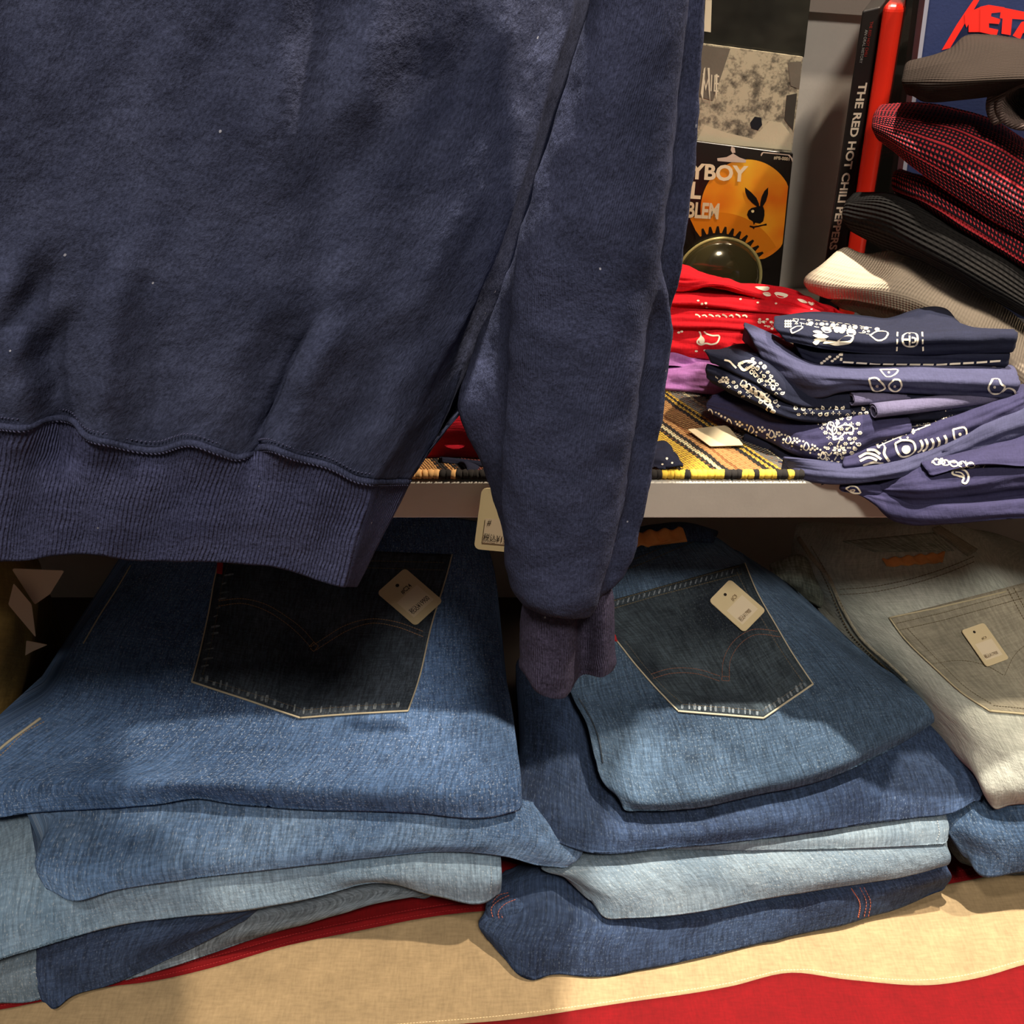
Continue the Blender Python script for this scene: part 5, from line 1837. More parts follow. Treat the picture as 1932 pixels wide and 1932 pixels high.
def pr(d, s):
    shp(d, s, C7, [(535, 1045), (590, 1060), (630, 1100), (660, 1130)], 3.2, False)
    shp(d, s, C7, [(680, 1090), (740, 1065), (810, 1060), (850, 1075), (800, 1120), (740, 1150)], 5)
    for (x, y) in ((880, 1130), (950, 1120), (860, 1200), (900, 1260), (1010, 1260), (820, 1170), (1040, 1330)):
        shp(d, s, C7, [(x - 20, y), (x, y - 22), (x + 20, y), (x, y + 22)], 2.2)
    flower(d, s, *C7(540, 1250), 10)
    for (x, y) in ((730, 1300), (780, 1340), (830, 1370), (880, 1410), (930, 1450), (980, 1490), (1000, 1560)):
        shp(d, s, C7, [(x - 30, y), (x + 5, y - 45), (x + 35, y - 20), (x + 10, y + 25)], 2.6)
        disc(d, s, *C7(x + 40, y + 20), 2.6, 1)
    shp(d, s, C7, [(910, 1370), (960, 1400), (1010, 1380), (960, 1450)], 2.6)
    scatter(d, s, [(520, 530), (600, 520), (680, 600), (740, 690), (700, 700), (600, 620)], 30, 4.2, 5)
    scatter(d, s, [(400, 610), (480, 630), (620, 690), (720, 740), (700, 790), (560, 720), (420, 650)], 34, 4.6, 6)
    scatter(d, s, [(760, 770), (900, 750), (1100, 770), (1500, 720), (1700, 720), (1700, 760), (1200, 800), (800, 800)], 34, 4.6, 12)
bandana([(r1, {}), (r2, {})], nv1, 'black navy bandana with open folded loops at the left of the navy pile', None, prints=pr)
# fifth: flap with a border of flowers
r1 = [[(1348, 745, -.402), (1400, 728, -.400), (1460, 760, -.400), (1520, 768, -.400), (1570, 764, -.398), (1620, 775, -.398), (1700, 780, -.398)],
      [(1338, 762, .738), (1400, 775, .722), (1470, 800, .70), (1530, 815, .682), (1590, 800, .674), (1650, 790, .672), (1710, 790, .675)],
      [(1337, 772, .736), (1400, 803, .716), (1460, 833, .695), (1520, 852, .673), (1580, 845, .664), (1640, 825, .664), (1715, 808, .668)],
      [(1340, 778, .738), (1400, 813, .72), (1460, 842, .70), (1520, 865, .676), (1564, 878, .664), (1603, 870, .661), (1630, 850, .663), (1710, 825, .668)]]
def pr(d, s):
    a = [(368, 785), (450, 830), (550, 862), (650, 885), (720, 905), (800, 935), (880, 965), (950, 1010)]
    for i in range(26):
        t = i / 25 * (len(a) - 1)
        k = min(int(t), len(a) - 2)
        x = a[k][0] + (a[k + 1][0] - a[k][0]) * (t - k)
        y = a[k][1] + (a[k + 1][1] - a[k][1]) * (t - k)
        if i % 4 == 0:
            shp(d, s, C2, [(x - 14, y + 12), (x, y - 16), (x + 14, y + 8), (x, y + 22)], 2.4)
        elif i % 4 == 2:
            for (u, w_) in ((-12, -8), (0, -18), (12, -6), (0, 0)):
                disc(d, s, *C2(x + u, y + w_), 2.3, 1)
        else:
            disc(d, s, *C2(x, y + 10), 2.4, 1); disc(d, s, *C2(x + 8, y - 12), 2, 1); disc(d, s, *C2(x - 2, y + 26), 1.8, 1)
    # leafy swirl and cross on the nose
    shp(d, s, C2, [(762, 795), (785, 760), (840, 750), (900, 758), (935, 790)], 4, False)
    shp(d, s, C2, [(775, 810), (800, 780), (850, 772), (885, 790), (870, 825), (820, 822)], 3)
    for (x, y) in ((800, 800), (830, 800), (855, 800), (900, 800), (920, 820), (935, 845), (955, 800), (980, 780), (1010, 790)):
        disc(d, s, *C2(x, y), 2.6, 1)
    shp(d, s, C2, [(965, 830), (985, 815), (1005, 835), (1000, 860), (1040, 850), (1080, 860), (1080, 885), (1040, 890), (1015, 915), (990, 920), (975, 880), (955, 860)], 3)
    shp(d, s, C2, [(985, 850), (1000, 880), (985, 895), (978, 870)], 2.4)
    disc(d, s, *C2(1050, 870), 3, 1)
    # big daisy
    for k in range(10):
        t = k * 2 * PI / 10
        x, y = 1012 + 36 * math.cos(t), 975 + 30 * math.sin(t)
        x2, y2 = 1012 + 16 * math.cos(t), 975 + 13 * math.sin(t)
        shp(d, s, C2, [(x2, y2), ((x + x2) / 2 - 5 * math.sin(t), (y + y2) / 2 + 5 * math.cos(t)), (x, y), ((x + x2) / 2 + 5 * math.sin(t), (y + y2) / 2 - 5 * math.cos(t))])
    disc(d, s, *C2(1012, 975), 3.2, 1)
    for (x, y) in ((1070, 940), (1085, 960), (1060, 915), (1075, 995), (940, 960), (935, 990), (975, 1030), (1005, 1035)):
        disc(d, s, *C2(x, y), 2.4, 1)
    scatter(d, s, [(770, 770), (900, 745), (1040, 790), (1120, 850), (1110, 980), (1010, 1040), (930, 1010), (960, 930), (900, 850), (780, 810)], 34, 5.2, 3)
bandana([(r1, dict(nu=120, per=12))], nv3, 'navy bandana in the pile whose left flap has a white flower border', None, prints=pr)
# sixth: long diagonal band
r1 = [[(1612, 780, -.402), (1680, 770, -.400), (1760, 755, -.398), (1925, 725, -.396)],
      [(1606, 830, .69), (1680, 808, .69), (1780, 785, .69), (1925, 738, .69)],
      [(1598, 862, .661), (1680, 838, .662), (1780, 808, .666), (1925, 752, .672)],
      [(1596, 880, .655), (1640, 876, .656), (1700, 858, .658), (1800, 822, .662), (1925, 765, .668)],
      [(1606, 896, .657), (1660, 893, .658), (1720, 876, .66), (1800, 842, .664), (1928, 782, .67)]]
def pr(d, s):
    # lattice corner
    for (a, b) in (((1130, 800), (1240, 960)), ((1150, 880), (1390, 830)), ((1390, 830), (1465, 845)), ((1180, 890), (1465, 850)), ((1200, 960), (1465, 850))):
        shp(d, s, C2, [a, ((a[0] + b[0]) / 2, (a[1] + b[1]) / 2 - 4), b], 2.4, False)
    for i in range(6):
        for j in range(4):
            x, y = 1220 + i * 36 + j * 8, 875 + j * 17 - i * 4
            if y < 955 - i * 18 + 20:
                disc(d, s, *C2(x, y), 2.0, 1)
    flower(d, s, *C2(1305, 858), 10, 5)
    for k in range(14):
        shp(d, s, C2, [(1120 + 6 * k, 800 + 12 * k), (1138 + 6 * k, 803 + 12 * k), (1128 + 6 * k, 810 + 12 * k)])
    scatter(d, s, [(1130, 800), (1240, 770), (1460, 740), (1620, 720), (1700, 735), (1560, 800), (1470, 850), (1300, 910), (1190, 960)], 36, 5.4, 8)
    # swirls
    for q in ([(1110, 1010), (1150, 990), (1190, 1000), (1220, 1020)], [(1115, 1030), (1160, 1012), (1200, 1025)], [(1130, 1050), (1180, 1035), (1230, 1040)], [(1150, 975), (1190, 975), (1215, 995)], [(1240, 960), (1235, 990), (1260, 1030)]):
        shp(d, s, C2, q, 4.5, False)
    shp(d, s, C2, [(1290, 940), (1330, 925), (1380, 935), (1390, 970), (1360, 1000), (1320, 1005), (1300, 980)], 3.6)
    blob(d, s, [C2(*p) for p in ((1330, 955), (1360, 955), (1365, 980), (1340, 992), (1322, 975))], 1)
    for (x, y) in ((1415, 925), (1440, 920), (1470, 918), (1500, 912), (1535, 902)):
        shp(d, s, C2, [(x, y), (x + 10, y + 20), (x + 2, y + 48), (x - 14, y + 60)], 4.2, False)
    shp(d, s, C2, [(1578, 872), (1640, 866), (1642, 908), (1590, 922)], 3.2)
    disc(d, s, *C2(1612, 895), 3, 1)
    for k in range(6):
        shp(d, s, C2, [(1510 + 14 * k, 815 - 6 * k), (1525 + 14 * k, 800 - 6 * k), (1532 + 14 * k, 822 - 6 * k)], 2)
    for k in range(7):
        shp(d, s, C2, [(1570 + 22 * k, 760 - 3 * k), (1580 + 22 * k, 725 - 2 * k), (1592 + 22 * k, 745 - 2 * k)], 2.2)
bandana([(r1, dict(nu=120))], nv3, 'violet navy bandana folded into a diagonal band with swirl print, right side of the pile', None, prints=pr)
# seventh
r1 = [[(1480, 862, -.418), (1600, 870, -.418), (1750, 840, -.415), (1932, 780, -.408), (2050, 760, -.405)],
      [(1500, 882, .668), (1560, 890, .655), (1650, 893, .650), (1750, 866, .651), (1932, 792, .66), (2050, 770, .66)],
      [(1503, 896, .665), (1560, 903, .652), (1650, 902, .648), (1760, 876, .650), (1932, 808, .657), (2050, 790, .657)],
      [(1510, 906, .666), (1545, 913, .656), (1640, 908, .650), (1760, 888, .652), (1932, 825, .658), (2050, 805, .658)]]
bandana([(r1, {})], nv2, 'plain washed navy bandana edge under the diagonal band', None)
# eighth: dark folds at the left foot of the pile
r1 = [[(1406, 820, -.424), (1440, 832, -.424), (1500, 860, -.426), (1580, 880, -.426)],
      [(1410, 828, .722), (1450, 848, .70), (1500, 870, .68), (1580, 890, .664)],
      [(1425, 845, .715), (1460, 866, .693), (1500, 888, .673), (1560, 902, .66)],
      [(1445, 862, .708), (1475, 888, .685), (1502, 908, .668), (1545, 914, .662)]]
r2 = [[(1470, 870, -.428), (1500, 875, -.428), (1540, 885, -.428)],
      [(1478, 882, .69), (1500, 886, .676), (1535, 896, .668)],
      [(1488, 898, .682), (1505, 902, .672), (1535, 908, .666)]]
bandana([(r1, {}), (r2, dict(nu=30, per=5))], nv1, 'dark navy bandana folds resting on the blanket at the foot of the pile', None)
# ninth
r1 = [[(1650, 895, -.426), (1750, 880, -.424), (1850, 850, -.42), (1932, 820, -.418), (2050, 800, -.415)],
      [(1640, 905, .662), (1720, 893, .648), (1800, 870, .646), (1932, 835, .648), (2050, 815, .648)],
      [(1640, 922, .655), (1720, 925, .634), (1800, 918, .63), (1932, 895, .63), (2050, 885, .63)],
      [(1650, 935, .655), (1720, 955, .634), (1800, 952, .63), (1932, 935, .63), (2050, 925, .63)]]
r2 = [[(1745, 870, -.424), (1850, 850, -.42), (1932, 835, -.418), (2050, 820, -.415)],
      [(1752, 882, .64), (1840, 862, .638), (1932, 858, .636), (2050, 850, .636)],
      [(1762, 896, .634), (1840, 878, .631), (1932, 880, .629), (2050, 875, .629)]]
def pr(d, s):
    shp(d, s, C2, [(1580, 1075), (1610, 1068), (1650, 1090), (1655, 1115), (1640, 1140), (1625, 1135), (1632, 1112), (1600, 1102), (1575, 1092)], 3.4)
    shp(d, s, C2, [(1590, 1085), (1620, 1090), (1635, 1105)], 2.4, False)
    scatter(d, s, [(1470, 1020), (1620, 1025), (1740, 1050), (1730, 1062), (1600, 1050), (1480, 1040)], 26, 4, 9)
    for k in range(5):
        shp(d, s, C2, [(1475 + 42 * k, 1032 + 4 * k), (1500 + 42 * k, 1020 + 4 * k), (1520 + 42 * k, 1040 + 4 * k), (1495 + 42 * k, 1048 + 4 * k)], 2.6)
bandana([(r1, dict(wr=((20, 0.005), (60, 0.0015)))), (r2, {})], nv3, 'violet navy bandana near the bottom with one white paisley, drooping over the shelf edge', None, prints=pr)
# lowest, hanging over the front
r1 = [[(1590, 905, -.432), (1680, 900, -.432), (1800, 890, -.432), (2050, 880, -.43)],
      [(1594, 914, .662), (1660, 922, .650), (1760, 930, .640), (1932, 925, .636), (2050, 920, .636)],
      [(1606, 926, .652), (1672, 950, .640), (1780, 965, .624), (1932, 958, .62), (2050, 950, .62)],
      [(1640, 934, .652), (1690, 980, .636), (1720, 988, .630), (1800, 986, .622), (1932, 979, .618), (2050, 970, .618)]]
r2 = [[(1592, 908, -.432), (1620, 908, -.432), (1660, 915, -.432)],
      [(1590, 918, .655), (1615, 920, .650), (1660, 926, .648)],
      [(1594, 930, .654), (1620, 934, .649), (1655, 940, .647)]]
def pr(d, s):
    shp(d, s, C2, [(1045, 1165), (1070, 1155), (1105, 1165), (1118, 1185), (1085, 1188)], 3)
    shp(d, s, C2, [(1065, 1172), (1090, 1172), (1080, 1182)], 2.4)
    shp(d, s, C2, [(1310, 1190), (1325, 1198)], 3, False)
bandana([(r1, dict(wr=((20, 0.004), (60, 0.0012)))), (r2, dict(nu=30, per=5))], nv3, 'violet navy bandana at the bottom of the pile hanging down over the shelf front', None, prints=pr)

# small navy scrap behind the sleeve, on the blanket
g = [[(1225, 838, -.422), (1255, 835, -.42), (1272, 850, -.422)], [(1222, 862, .68), (1256, 858, .675), (1280, 868, .67)], [(1220, 882, .67), (1255, 884, .664), (1286, 880, .664)]]
def pr(d, s):
    for (x, y) in ((1258, 866), (1250, 876), (1268, 874)):
        disc(d, s, x, y, 2.2, 1)
bandana([(g, dict(nu=40, per=7, wr=((60, 0.004), (140, 0.002))))], nv1, 'small crumpled navy bandana end showing right of the sweatshirt sleeve on the blanket', None, prints=pr)

# ---- red bandanas ----------------------------------------------------------
gR = 'red bandanas in the pile by the card pack'
PL = dict(nu=120, per=16, wr=((18, 0.003), (60, 0.0026), (120, 0.001)), stretch=(0.35, 1.2, 3.0), pleat=(900, 0.0011))
r1 = [[(1200, 480, -.362), (1292, 503, -.362), (1361, 524, -.362), (1424, 541, -.362), (1470, 545, -.362), (1505, 552, -.363), (1542, 568, -.364), (1600, 594, -.366)],
      [(1200, 510, .86), (1296, 527, .85), (1361, 531, .85), (1424, 546, .85), (1480, 556, .85), (1542, 578, .84), (1602, 597, .83)],
      [(1200, 535, .85), (1298, 541, .845), (1340, 536, .84), (1424, 553, .84), (1480, 568, .84), (1542, 588, .83), (1604, 600, .825)],
      [(1200, 548, .855), (1300, 549, .85), (1330, 544, .845), (1424, 562, .845), (1480, 576, .845), (1542, 594, .835), (1602, 603, .83)]]
def pr(d, s):
    for q in ([(850, 285), (900, 280), (1005, 300), (990, 318), (880, 305)], [(930, 350), (1000, 345), (1020, 370), (960, 378)], [(1050, 350), (1150, 350), (1200, 375), (1170, 395), (1080, 385)],
              [(1260, 330), (1330, 345), (1360, 370), (1300, 365)], [(1290, 410), (1350, 415), (1400, 450), (1340, 450)], [(1400, 440), (1480, 455), (1440, 478)], [(1640, 480), (1680, 490), (1650, 500)], [(1480, 415), (1510, 430), (1480, 438)]):
        blob(d, s, [C7(*p) for p in q], 1)
bandana([(r1, PL)], redc, 'bright red bandana topping the red pile behind the sleeve, white print on its right end', None, prints=pr)
r1 = [[(1200, 545, -.375), (1320, 545, -.375), (1450, 560, -.375), (1580, 590, -.375)],
      [(1200, 560, .85), (1310, 556, .84), (1400, 570, .835), (1480, 580, .83), (1592, 603, .82)],
      [(1200, 576, .84), (1315, 570, .83), (1400, 582, .828), (1480, 592, .82), (1586, 608, .815)],
      [(1200, 588, .842), (1320, 580, .835), (1400, 590, .832), (1450, 596, .825), (1580, 612, .818)]]
def pr(d, s):
    for (x, y) in ((700, 415), (840, 400), (880, 450), (1070, 460), (1210, 440), (1260, 480), (1440, 515), (260, 430), (300, 460), (340, 455), (350, 495), (320, 500), (430, 505), (1380, 430)):
        disc(d, s, *C7(x, y), 2.6, 1, 1.8)
bandana([(r1, PL)], redc, 'red bandana second in the red pile with small white dots', None, prints=pr)
r1 = [[(1200, 580, -.388), (1320, 580, -.388), (1450, 590, -.388), (1540, 600, -.388)],
      [(1200, 596, .84), (1310, 592, .83), (1400, 598, .825), (1540, 612, .815)],
      [(1200, 616, .83), (1315, 612, .82), (1400, 618, .818), (1540, 626, .81)],
      [(1200, 634, .832), (1320, 630, .825), (1400, 636, .82), (1540, 642, .815)]]
def pr(d, s):
    scatter(d, s, [(870, 610), (1060, 620), (1120, 740), (1000, 730), (900, 660)], 60, 4.4, 4, C7)
    for k in range(8):
        x = 230 + k * 70
        shp(d, s, C7, [(x, 570 + (k % 2) * 16), (x + 30, 580), (x + 50, 600)], 3, False)
    for (x, y) in ((900, 620), (940, 650), (980, 620), (1020, 650), (960, 690), (1030, 720)):
        disc(d, s, *C7(x, y), 3, 1, 2)
bandana([(r1, PL)], redc, 'red bandana third in the red pile with a broken white border', None, prints=pr)
r1 = [[(1200, 620, -.402), (1310, 620, -.402), (1400, 625, -.402), (1480, 640, -.402)],
      [(1200, 634, .83), (1300, 630, .822), (1380, 636, .815), (1480, 645, .81)],
      [(1200, 656, .82), (1300, 652, .815), (1360, 655, .81), (1480, 660, .80)],
      [(1200, 678, .822), (1290, 676, .815), (1340, 668, .812), (1480, 676, .805)]]
def pr(d, s):
    shp(d, s, C7, [(250, 715), (300, 700), (330, 760), (400, 790), (480, 795), (460, 860), (400, 880), (340, 870), (290, 885), (250, 860), (290, 800)], 3)
    blob(d, s, [C7(*p) for p in ((300, 800), (330, 840), (320, 870), (280, 870), (270, 840))], 1)
    for (x, y) in ((60, 760), (90, 750), (300, 1010), (240, 950), (330, 940)):
        disc(d, s, *C7(x, y), 3, 1, 2)
bandana([(r1, dict(nu=130, per=14, wr=((16, 0.003), (60, 0.0035), (110, 0.0014)), stretch=(0.7, 1.2, 2.0)))], redc, 'crumpled red bandana low in the red pile with a white star flower', None, prints=pr)
r1 = [[(1200, 655, -.414), (1290, 655, -.414), (1400, 660, -.414)],
      [(1200, 668, .826), (1290, 664, .818), (1360, 666, .812), (1420, 668, .81)],
      [(1200, 684, .82), (1290, 678, .814), (1340, 674, .812), (1420, 678, .808)]]
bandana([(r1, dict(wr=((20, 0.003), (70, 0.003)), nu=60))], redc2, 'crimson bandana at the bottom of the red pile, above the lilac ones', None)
r1 = [[(1200, 655, -.418), (1280, 655, -.418), (1400, 680, -.418)],
      [(1200, 672, .822), (1280, 668, .816), (1330, 686, .81), (1400, 700, .80)],
      [(1200, 695, .815), (1275, 692, .81), (1320, 702, .805), (1400, 712, .80)]]
bandana([(r1, dict(wr=((25, 0.003), (80, 0.004)), nu=80))], lil, 'lilac bandana upper of the two under the red pile', None)
r1 = [[(1200, 690, -.424), (1280, 688, -.424), (1400, 700, -.424)],
      [(1200, 706, .812), (1275, 700, .806), (1315, 694, .802), (1400, 710, .79)],
      [(1200, 722, .806), (1275, 718, .80), (1315, 722, .796), (1400, 728, .785)],
      [(1200, 735, .805), (1270, 732, .80), (1320, 741, .794), (1400, 745, .785)]]
bandana([(r1, dict(wr=((25, 0.003), (80, 0.004)), nu=80))], lil, 'lilac bandana lower of the two, touching the blanket', None)

# ---- red pile seen in the gap between body and sleeve ----------------------
def gaprow(y0, y1, z, Y):
    return [[(690, y0 - 6, z), (850, y0 - 10, z), (1000, y0 - 6, z)], [(690, y0 + 4, Y), (840, y0, Y - .004), (1000, y0 + 4, Y)],
            [(690, (y0 + y1) / 2, Y - .01), (840, (y0 + y1) / 2, Y - .014), (1000, (y0 + y1) / 2, Y - .01)], [(690, y1, Y - .004), (850, y1 - 3, Y - .006), (1000, y1, Y - .004)]]
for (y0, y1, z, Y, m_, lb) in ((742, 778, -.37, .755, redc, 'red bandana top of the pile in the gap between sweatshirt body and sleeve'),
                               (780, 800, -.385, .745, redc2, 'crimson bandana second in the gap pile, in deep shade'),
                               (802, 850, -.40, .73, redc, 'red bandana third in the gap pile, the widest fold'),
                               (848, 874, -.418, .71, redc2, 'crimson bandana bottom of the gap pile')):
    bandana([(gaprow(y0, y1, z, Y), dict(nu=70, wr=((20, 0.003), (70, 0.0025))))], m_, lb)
ob = rollend(P(872, 888, .672), P(985, 893, .70), 0.003, 0.0075, 1.7, 0.0022, nv1, 'bandana', 0.85)
tag(ob, 'dark navy bandana rolled on the shelf edge just above the hang tag', 'bandana')
r1 = [[(835, 862, -.425), (880, 866, -.425), (930, 872, -.425)], [(828, 874, .70), (880, 880, .69), (930, 884, .686)], [(842, 890, .69), (880, 902, .682), (930, 908, .678)]]
bandana([(r1, dict(nu=40, per=7))], nv1, 'dark navy bandana fold under the red ones in the gap', None)
# ------------------------------------------------------------------ hanging sweatshirt
fl_m = fleece('navy_fleece', (46, 51, 73), (70, 76, 102))
jersey_m = fleece('navy_jersey', (48, 53, 76), (65, 70, 97), rib=800, ribdepth=0.00007)
rib_m = fleece('navy_rib', (60, 64, 95), (78, 82, 115), rib=500, ribdepth=0.0004)
cuff_m = fleece('navy_cuff', (66, 62, 84), (80, 75, 99), rib=700, ribdepth=0.0003)
YS = 0.42
FOLDS = []   # (polyline, depth towards the wall in m, half width in px)


def fold(pts, amp, w_):
    FOLDS.append((pts, amp, w_))


def segdist(x, y, pts):
    best = 1e9
    for (a, b) in zip(pts[:-1], pts[1:]):
        dx, dy = b[0] - a[0], b[1] - a[1]
        t = max(0, min(1, ((x - a[0]) * dx + (y - a[1]) * dy) / max(dx * dx + dy * dy, 1e-9)))
        d = math.hypot(x - a[0] - dx * t, y - a[1] - dy * t)
        best = min(best, d)
    return best


def foldsum(x, y):
    s_ = 0
    for pts, amp, w_ in FOLDS:
        d = segdist(x, y, pts)
        if d < 3.5 * w_:
            s_ += amp * math.exp(-(d / w_) ** 2)
    return s_


# valleys (+) and ridges (-)
fold([(120, 850), (118, 780), (113, 710), (104, 650)], 0.012, 42)
fold([(100, 640), (80, 560), (50, 480)], 0.003, 44)
fold([(36, 830), (34, 760), (28, 660), (10, 560)], -0.006, 34)
fold([(185, 830), (190, 740), (205, 640), (215, 560)], -0.006, 38)
fold([(484, 850), (500, 800), (528, 735), (560, 665), (590, 600)], 0.007, 13)
fold([(470, 850), (480, 800), (500, 740), (530, 660)], 0.006, 45)
fold([(535, 850), (555, 780), (590, 690), (630, 610)], -0.006, 34)
fold([(380, 850), (390, 760), (400, 650)], -0.003, 60)
fold([(300, 850), (300, 760), (310, 640)], 0.004, 50)
fold([(610, -60), (606, 100), (612, 250), (630, 400)], 0.005, 75)
fold([(540, -60), (535, 150), (530, 320)], -0.004, 50)
fold([(890, 120), (830, 155), (770, 195)], 0.005, 50)
fold([(720, 10), (700, 90), (680, 200)], -0.005, 45)
fold([(880, 250), (800, 360), (740, 480), (700, 600)], -0.003, 90)
fold([(960, 60), (940, 160), (900, 260)], -0.002, 70)
fold([(690, 880), (740, 780), (780, 680), (810, 560), (840, 440)], -0.004, 48)
fold([(640, 870), (680, 760), (715, 660)], 0.003, 50)
fold([(200, -60), (230, 150), (250, 300)], 0.004, 110)
fold([(-60, 300), (0, 420), (60, 560)], 0.004, 60)

SEAM = [(-950, 812), (-600, 806), (-400, 794), (-180, 800), (-60, 800), (0, 800), (60, 801), (84, 789), (144, 792), (163, 816), (215, 832), (303, 845), (359, 831), (419, 849), (452, 858), (472, 852), (494, 841), (559, 858), (629, 877), (675, 900), (703, 905)]
HEMB = [(-950, 1040), (-600, 1060), (-400, 1052), (-180, 1064), (-60, 1062), (0, 1059), (60, 1057), (90, 1050), (130, 1046), (186, 1047), (242, 1056), (320, 1059), (400, 1060), (440, 1062), (470, 1065), (512, 1068), (545, 1076), (575, 1086), (605, 1097), (628, 1104), (645, 1108)]


def resamp(pts, n):
    return [(p.x, p.y) for p in spline([(a, b, 0) for a, b in pts], n)]


def body_loops():
    NF = 100
    seam = resamp(SEAM, NF)
    hem = resamp(HEMB, NF)
    lv = []
    # y on the left, ridge x, ridge y, side x, side y
    for (yl, rx, ry, sx, sy, wgt) in ((-2000, 1970, -2000, 1985, -2000, 0.0), (-700, 1326, -700, 1335, -700, 0.0), (-90, 1094, -90, 1100, -90, 0.0), (20, 1077, 20, 1083, 20, 0.0), (160, 1034, 160, 1040, 160, 0.0), (310, 991, 312, 998, 312, 0.0),
                                      (440, 945, 446, 957, 446, 0.0), (560, 888, 576, 908, 578, 0.05), (660, 822, 690, 872, 690, 0.25), (735, 768, 800, 830, 800, 0.6)):
        row = []
        for (x, y) in seam:
            tt = (x + 950) / (703 + 950)
            t = max(0.0, (x + 180) / (703 + 180))
            px = -950 + (rx + 950) * tt
            py = yl + (ry - yl) * t ** 2 + (y - (800 + 105 * t ** 2)) * wgt
            row.append((px, py))
        lv.append((row, (sx, sy)))
    lv.append((seam, (770, 905)))
    ribl = []
    for k in range(0, 9):
        t = k / 8
        row = []
        for a, b in zip(seam, hem):
            row.append((a[0] + (b[0] - a[0]) * t, a[1] + (b[1] - a[1]) * t))
        ribl.append((row, (770 + (667 - 770) * t, 905 + (1107 - 905) * t)))
    return lv, ribl


def ring3(row, side, shade_web=None, bulge=0.0, foldw=1.0):
    """front sheet, turned side, added light-blocking web, back sheet; closed loop of points"""
    pts = []
    n = len(row)
    for i, (x, y) in enumerate(row):
        t = max(0, (x + 180) / 883)
        Y = YS - bulge + 0.012 * max(0, (t - 0.75) / 0.25) ** 2
        Y += foldsum(x, y) * foldw + 0.003 * noise.noise(Vector((x * 0.012, y * 0.008, 3)))
        pts.append((x, y, Y))
    rx, ry, rY = pts[-1]
    sx, sy = side
    for k in range(1, 13):
        t = k / 12
        Y = rY + 0.004 + 0.03 * t + 0.004 * math.sin(t * PI)
        pts.append((rx + (sx - rx) * t ** 0.8, ry + (sy - ry) * t, Y))
    bY = pts[-1][2]
    wx = shade_web if shade_web else sx + 1
    for k in range(1, 9):
        t = k / 8
        pts.append((sx + (wx - sx) * t, sy, bY + ((0.075 * min(1, 4 * t) if t < 0.7 else 0.075 - 0.083 * (t - 0.7) / 0.3) if shade_web else 0.004 * t)))
    for k in range(1, 9):
        t = k / 8
        pts.append((wx + (sx - wx) * t, sy, bY + ((0.0 + 0.088 * min(1, t * 3.2) - 0.02 * t) if shade_web else 0.006)))
    bY += 0.004
    for k in range(1, 41):
        t = k / 40
        bx = sx + (-950 - sx) * t
        j = min(range(n), key=lambda i: abs(row[i][0] - bx))
        pts.append((bx, min(row[j][1], sy) - 10 - 6 * min(1, t * 8), bY + 0.008 + 0.02 * math.sin(t * PI)))
    return [P(*p) for p in pts]


def skin(loops, per, closed=True, amp=0.0008, jit=0.0):
    N = len(loops[0])
    cols = [colspline([l[j] for l in loops], per) for j in range(N)]
    R = len(cols[0])
    # horizontal refinement
    rows = []
    for i in range(R):
        rows.append([cols[j][i] for j in range(N)])
    u = [0.0]
    mid = R // 2
    for j in range(1, N + 1):
        u.append(u[-1] + (rows[mid][j % N] - rows[mid][j - 1]).length)
    v = [0.0]
    for i in range(1, R):
        v.append(v[-1] + (rows[i][N // 4] - rows[i - 1][N // 4]).length)
    vs, uvs, fs = [], [], []
    for i in range(R):
        for j in range(N + 1):
            p = rows[i][j % N]
            a = rows[i][(j + 1) % N] - rows[i][(j - 1) % N]
            b = rows[min(i + 1, R - 1)][j % N] - rows[max(i - 1, 0)][j % N]
            n = a.cross(b)
            n = n.normalized() if n.length > 1e-12 else Vector((0, -1, 0))
            h = amp * noise.noise(p * 60) + amp * 0.5 * noise.noise(p * 160)
            vs.append(p + n * h)
            uvs.append((u[j], v[i]))
    M = N + 1
    for i in range(R - 1):
        for j in range(N):
            a = i * M + j
            fs.append((a, a + M, a + M + 1, a + 1))
    return Geo().add(vs, fs, 0, uvs)


def fine(row, k):
    return resamp(row, k)


lv, ribl = body_loops()
NB = 340
SHADE_WEB = [2300, 1465, 1320, 1310, 1303, 1288, 1272, 1240, 960, 850, None]  # reach of a web added behind the sleeve gap to shut lamp light out
L3d = [ring3(resamp(r_, NB), s_, w_) for (r_, s_), w_ in zip(lv, SHADE_WEB)]
body = skin(L3d, 14)
S = empty('sweatshirt', (0.0, YS, CAMZ - 0.33))
tag(S, 'navy blue sweatshirt hanging in front of the shelves with ribbed hem and cuff', 'sweatshirt')
bo = link('body', body, fl_m, S)
bs = bo.modifiers.new('thickness', 'SOLIDIFY'); bs.thickness = 0.002; bs.offset = 0
R3d = []
for k, (r_, s_) in enumerate(ribl):
    t = k / 8
    lp_ = ring3(resamp(r_, NB), s_, bulge=0.0, foldw=1.0 - 0.75 * t)
    inset = 0.0035 * (1 - math.exp(-t * 9))
    if k == 0:
        lp_ = [p + Vector((0, 0.001, 0)) for p in lp_]
    else:
        lp_ = [p + Vector((0, 0.0015, 0)) for i, p in enumerate(lp_)]
    R3d.append(lp_)
rib = skin(R3d, 6, amp=0.0004)
ri = link('hem_rib', rib, rib_m, S)
bs = ri.modifiers.new('thickness', 'SOLIDIFY'); bs.thickness = 0.004; bs.offset = 0
body.tree(); rib.tree()
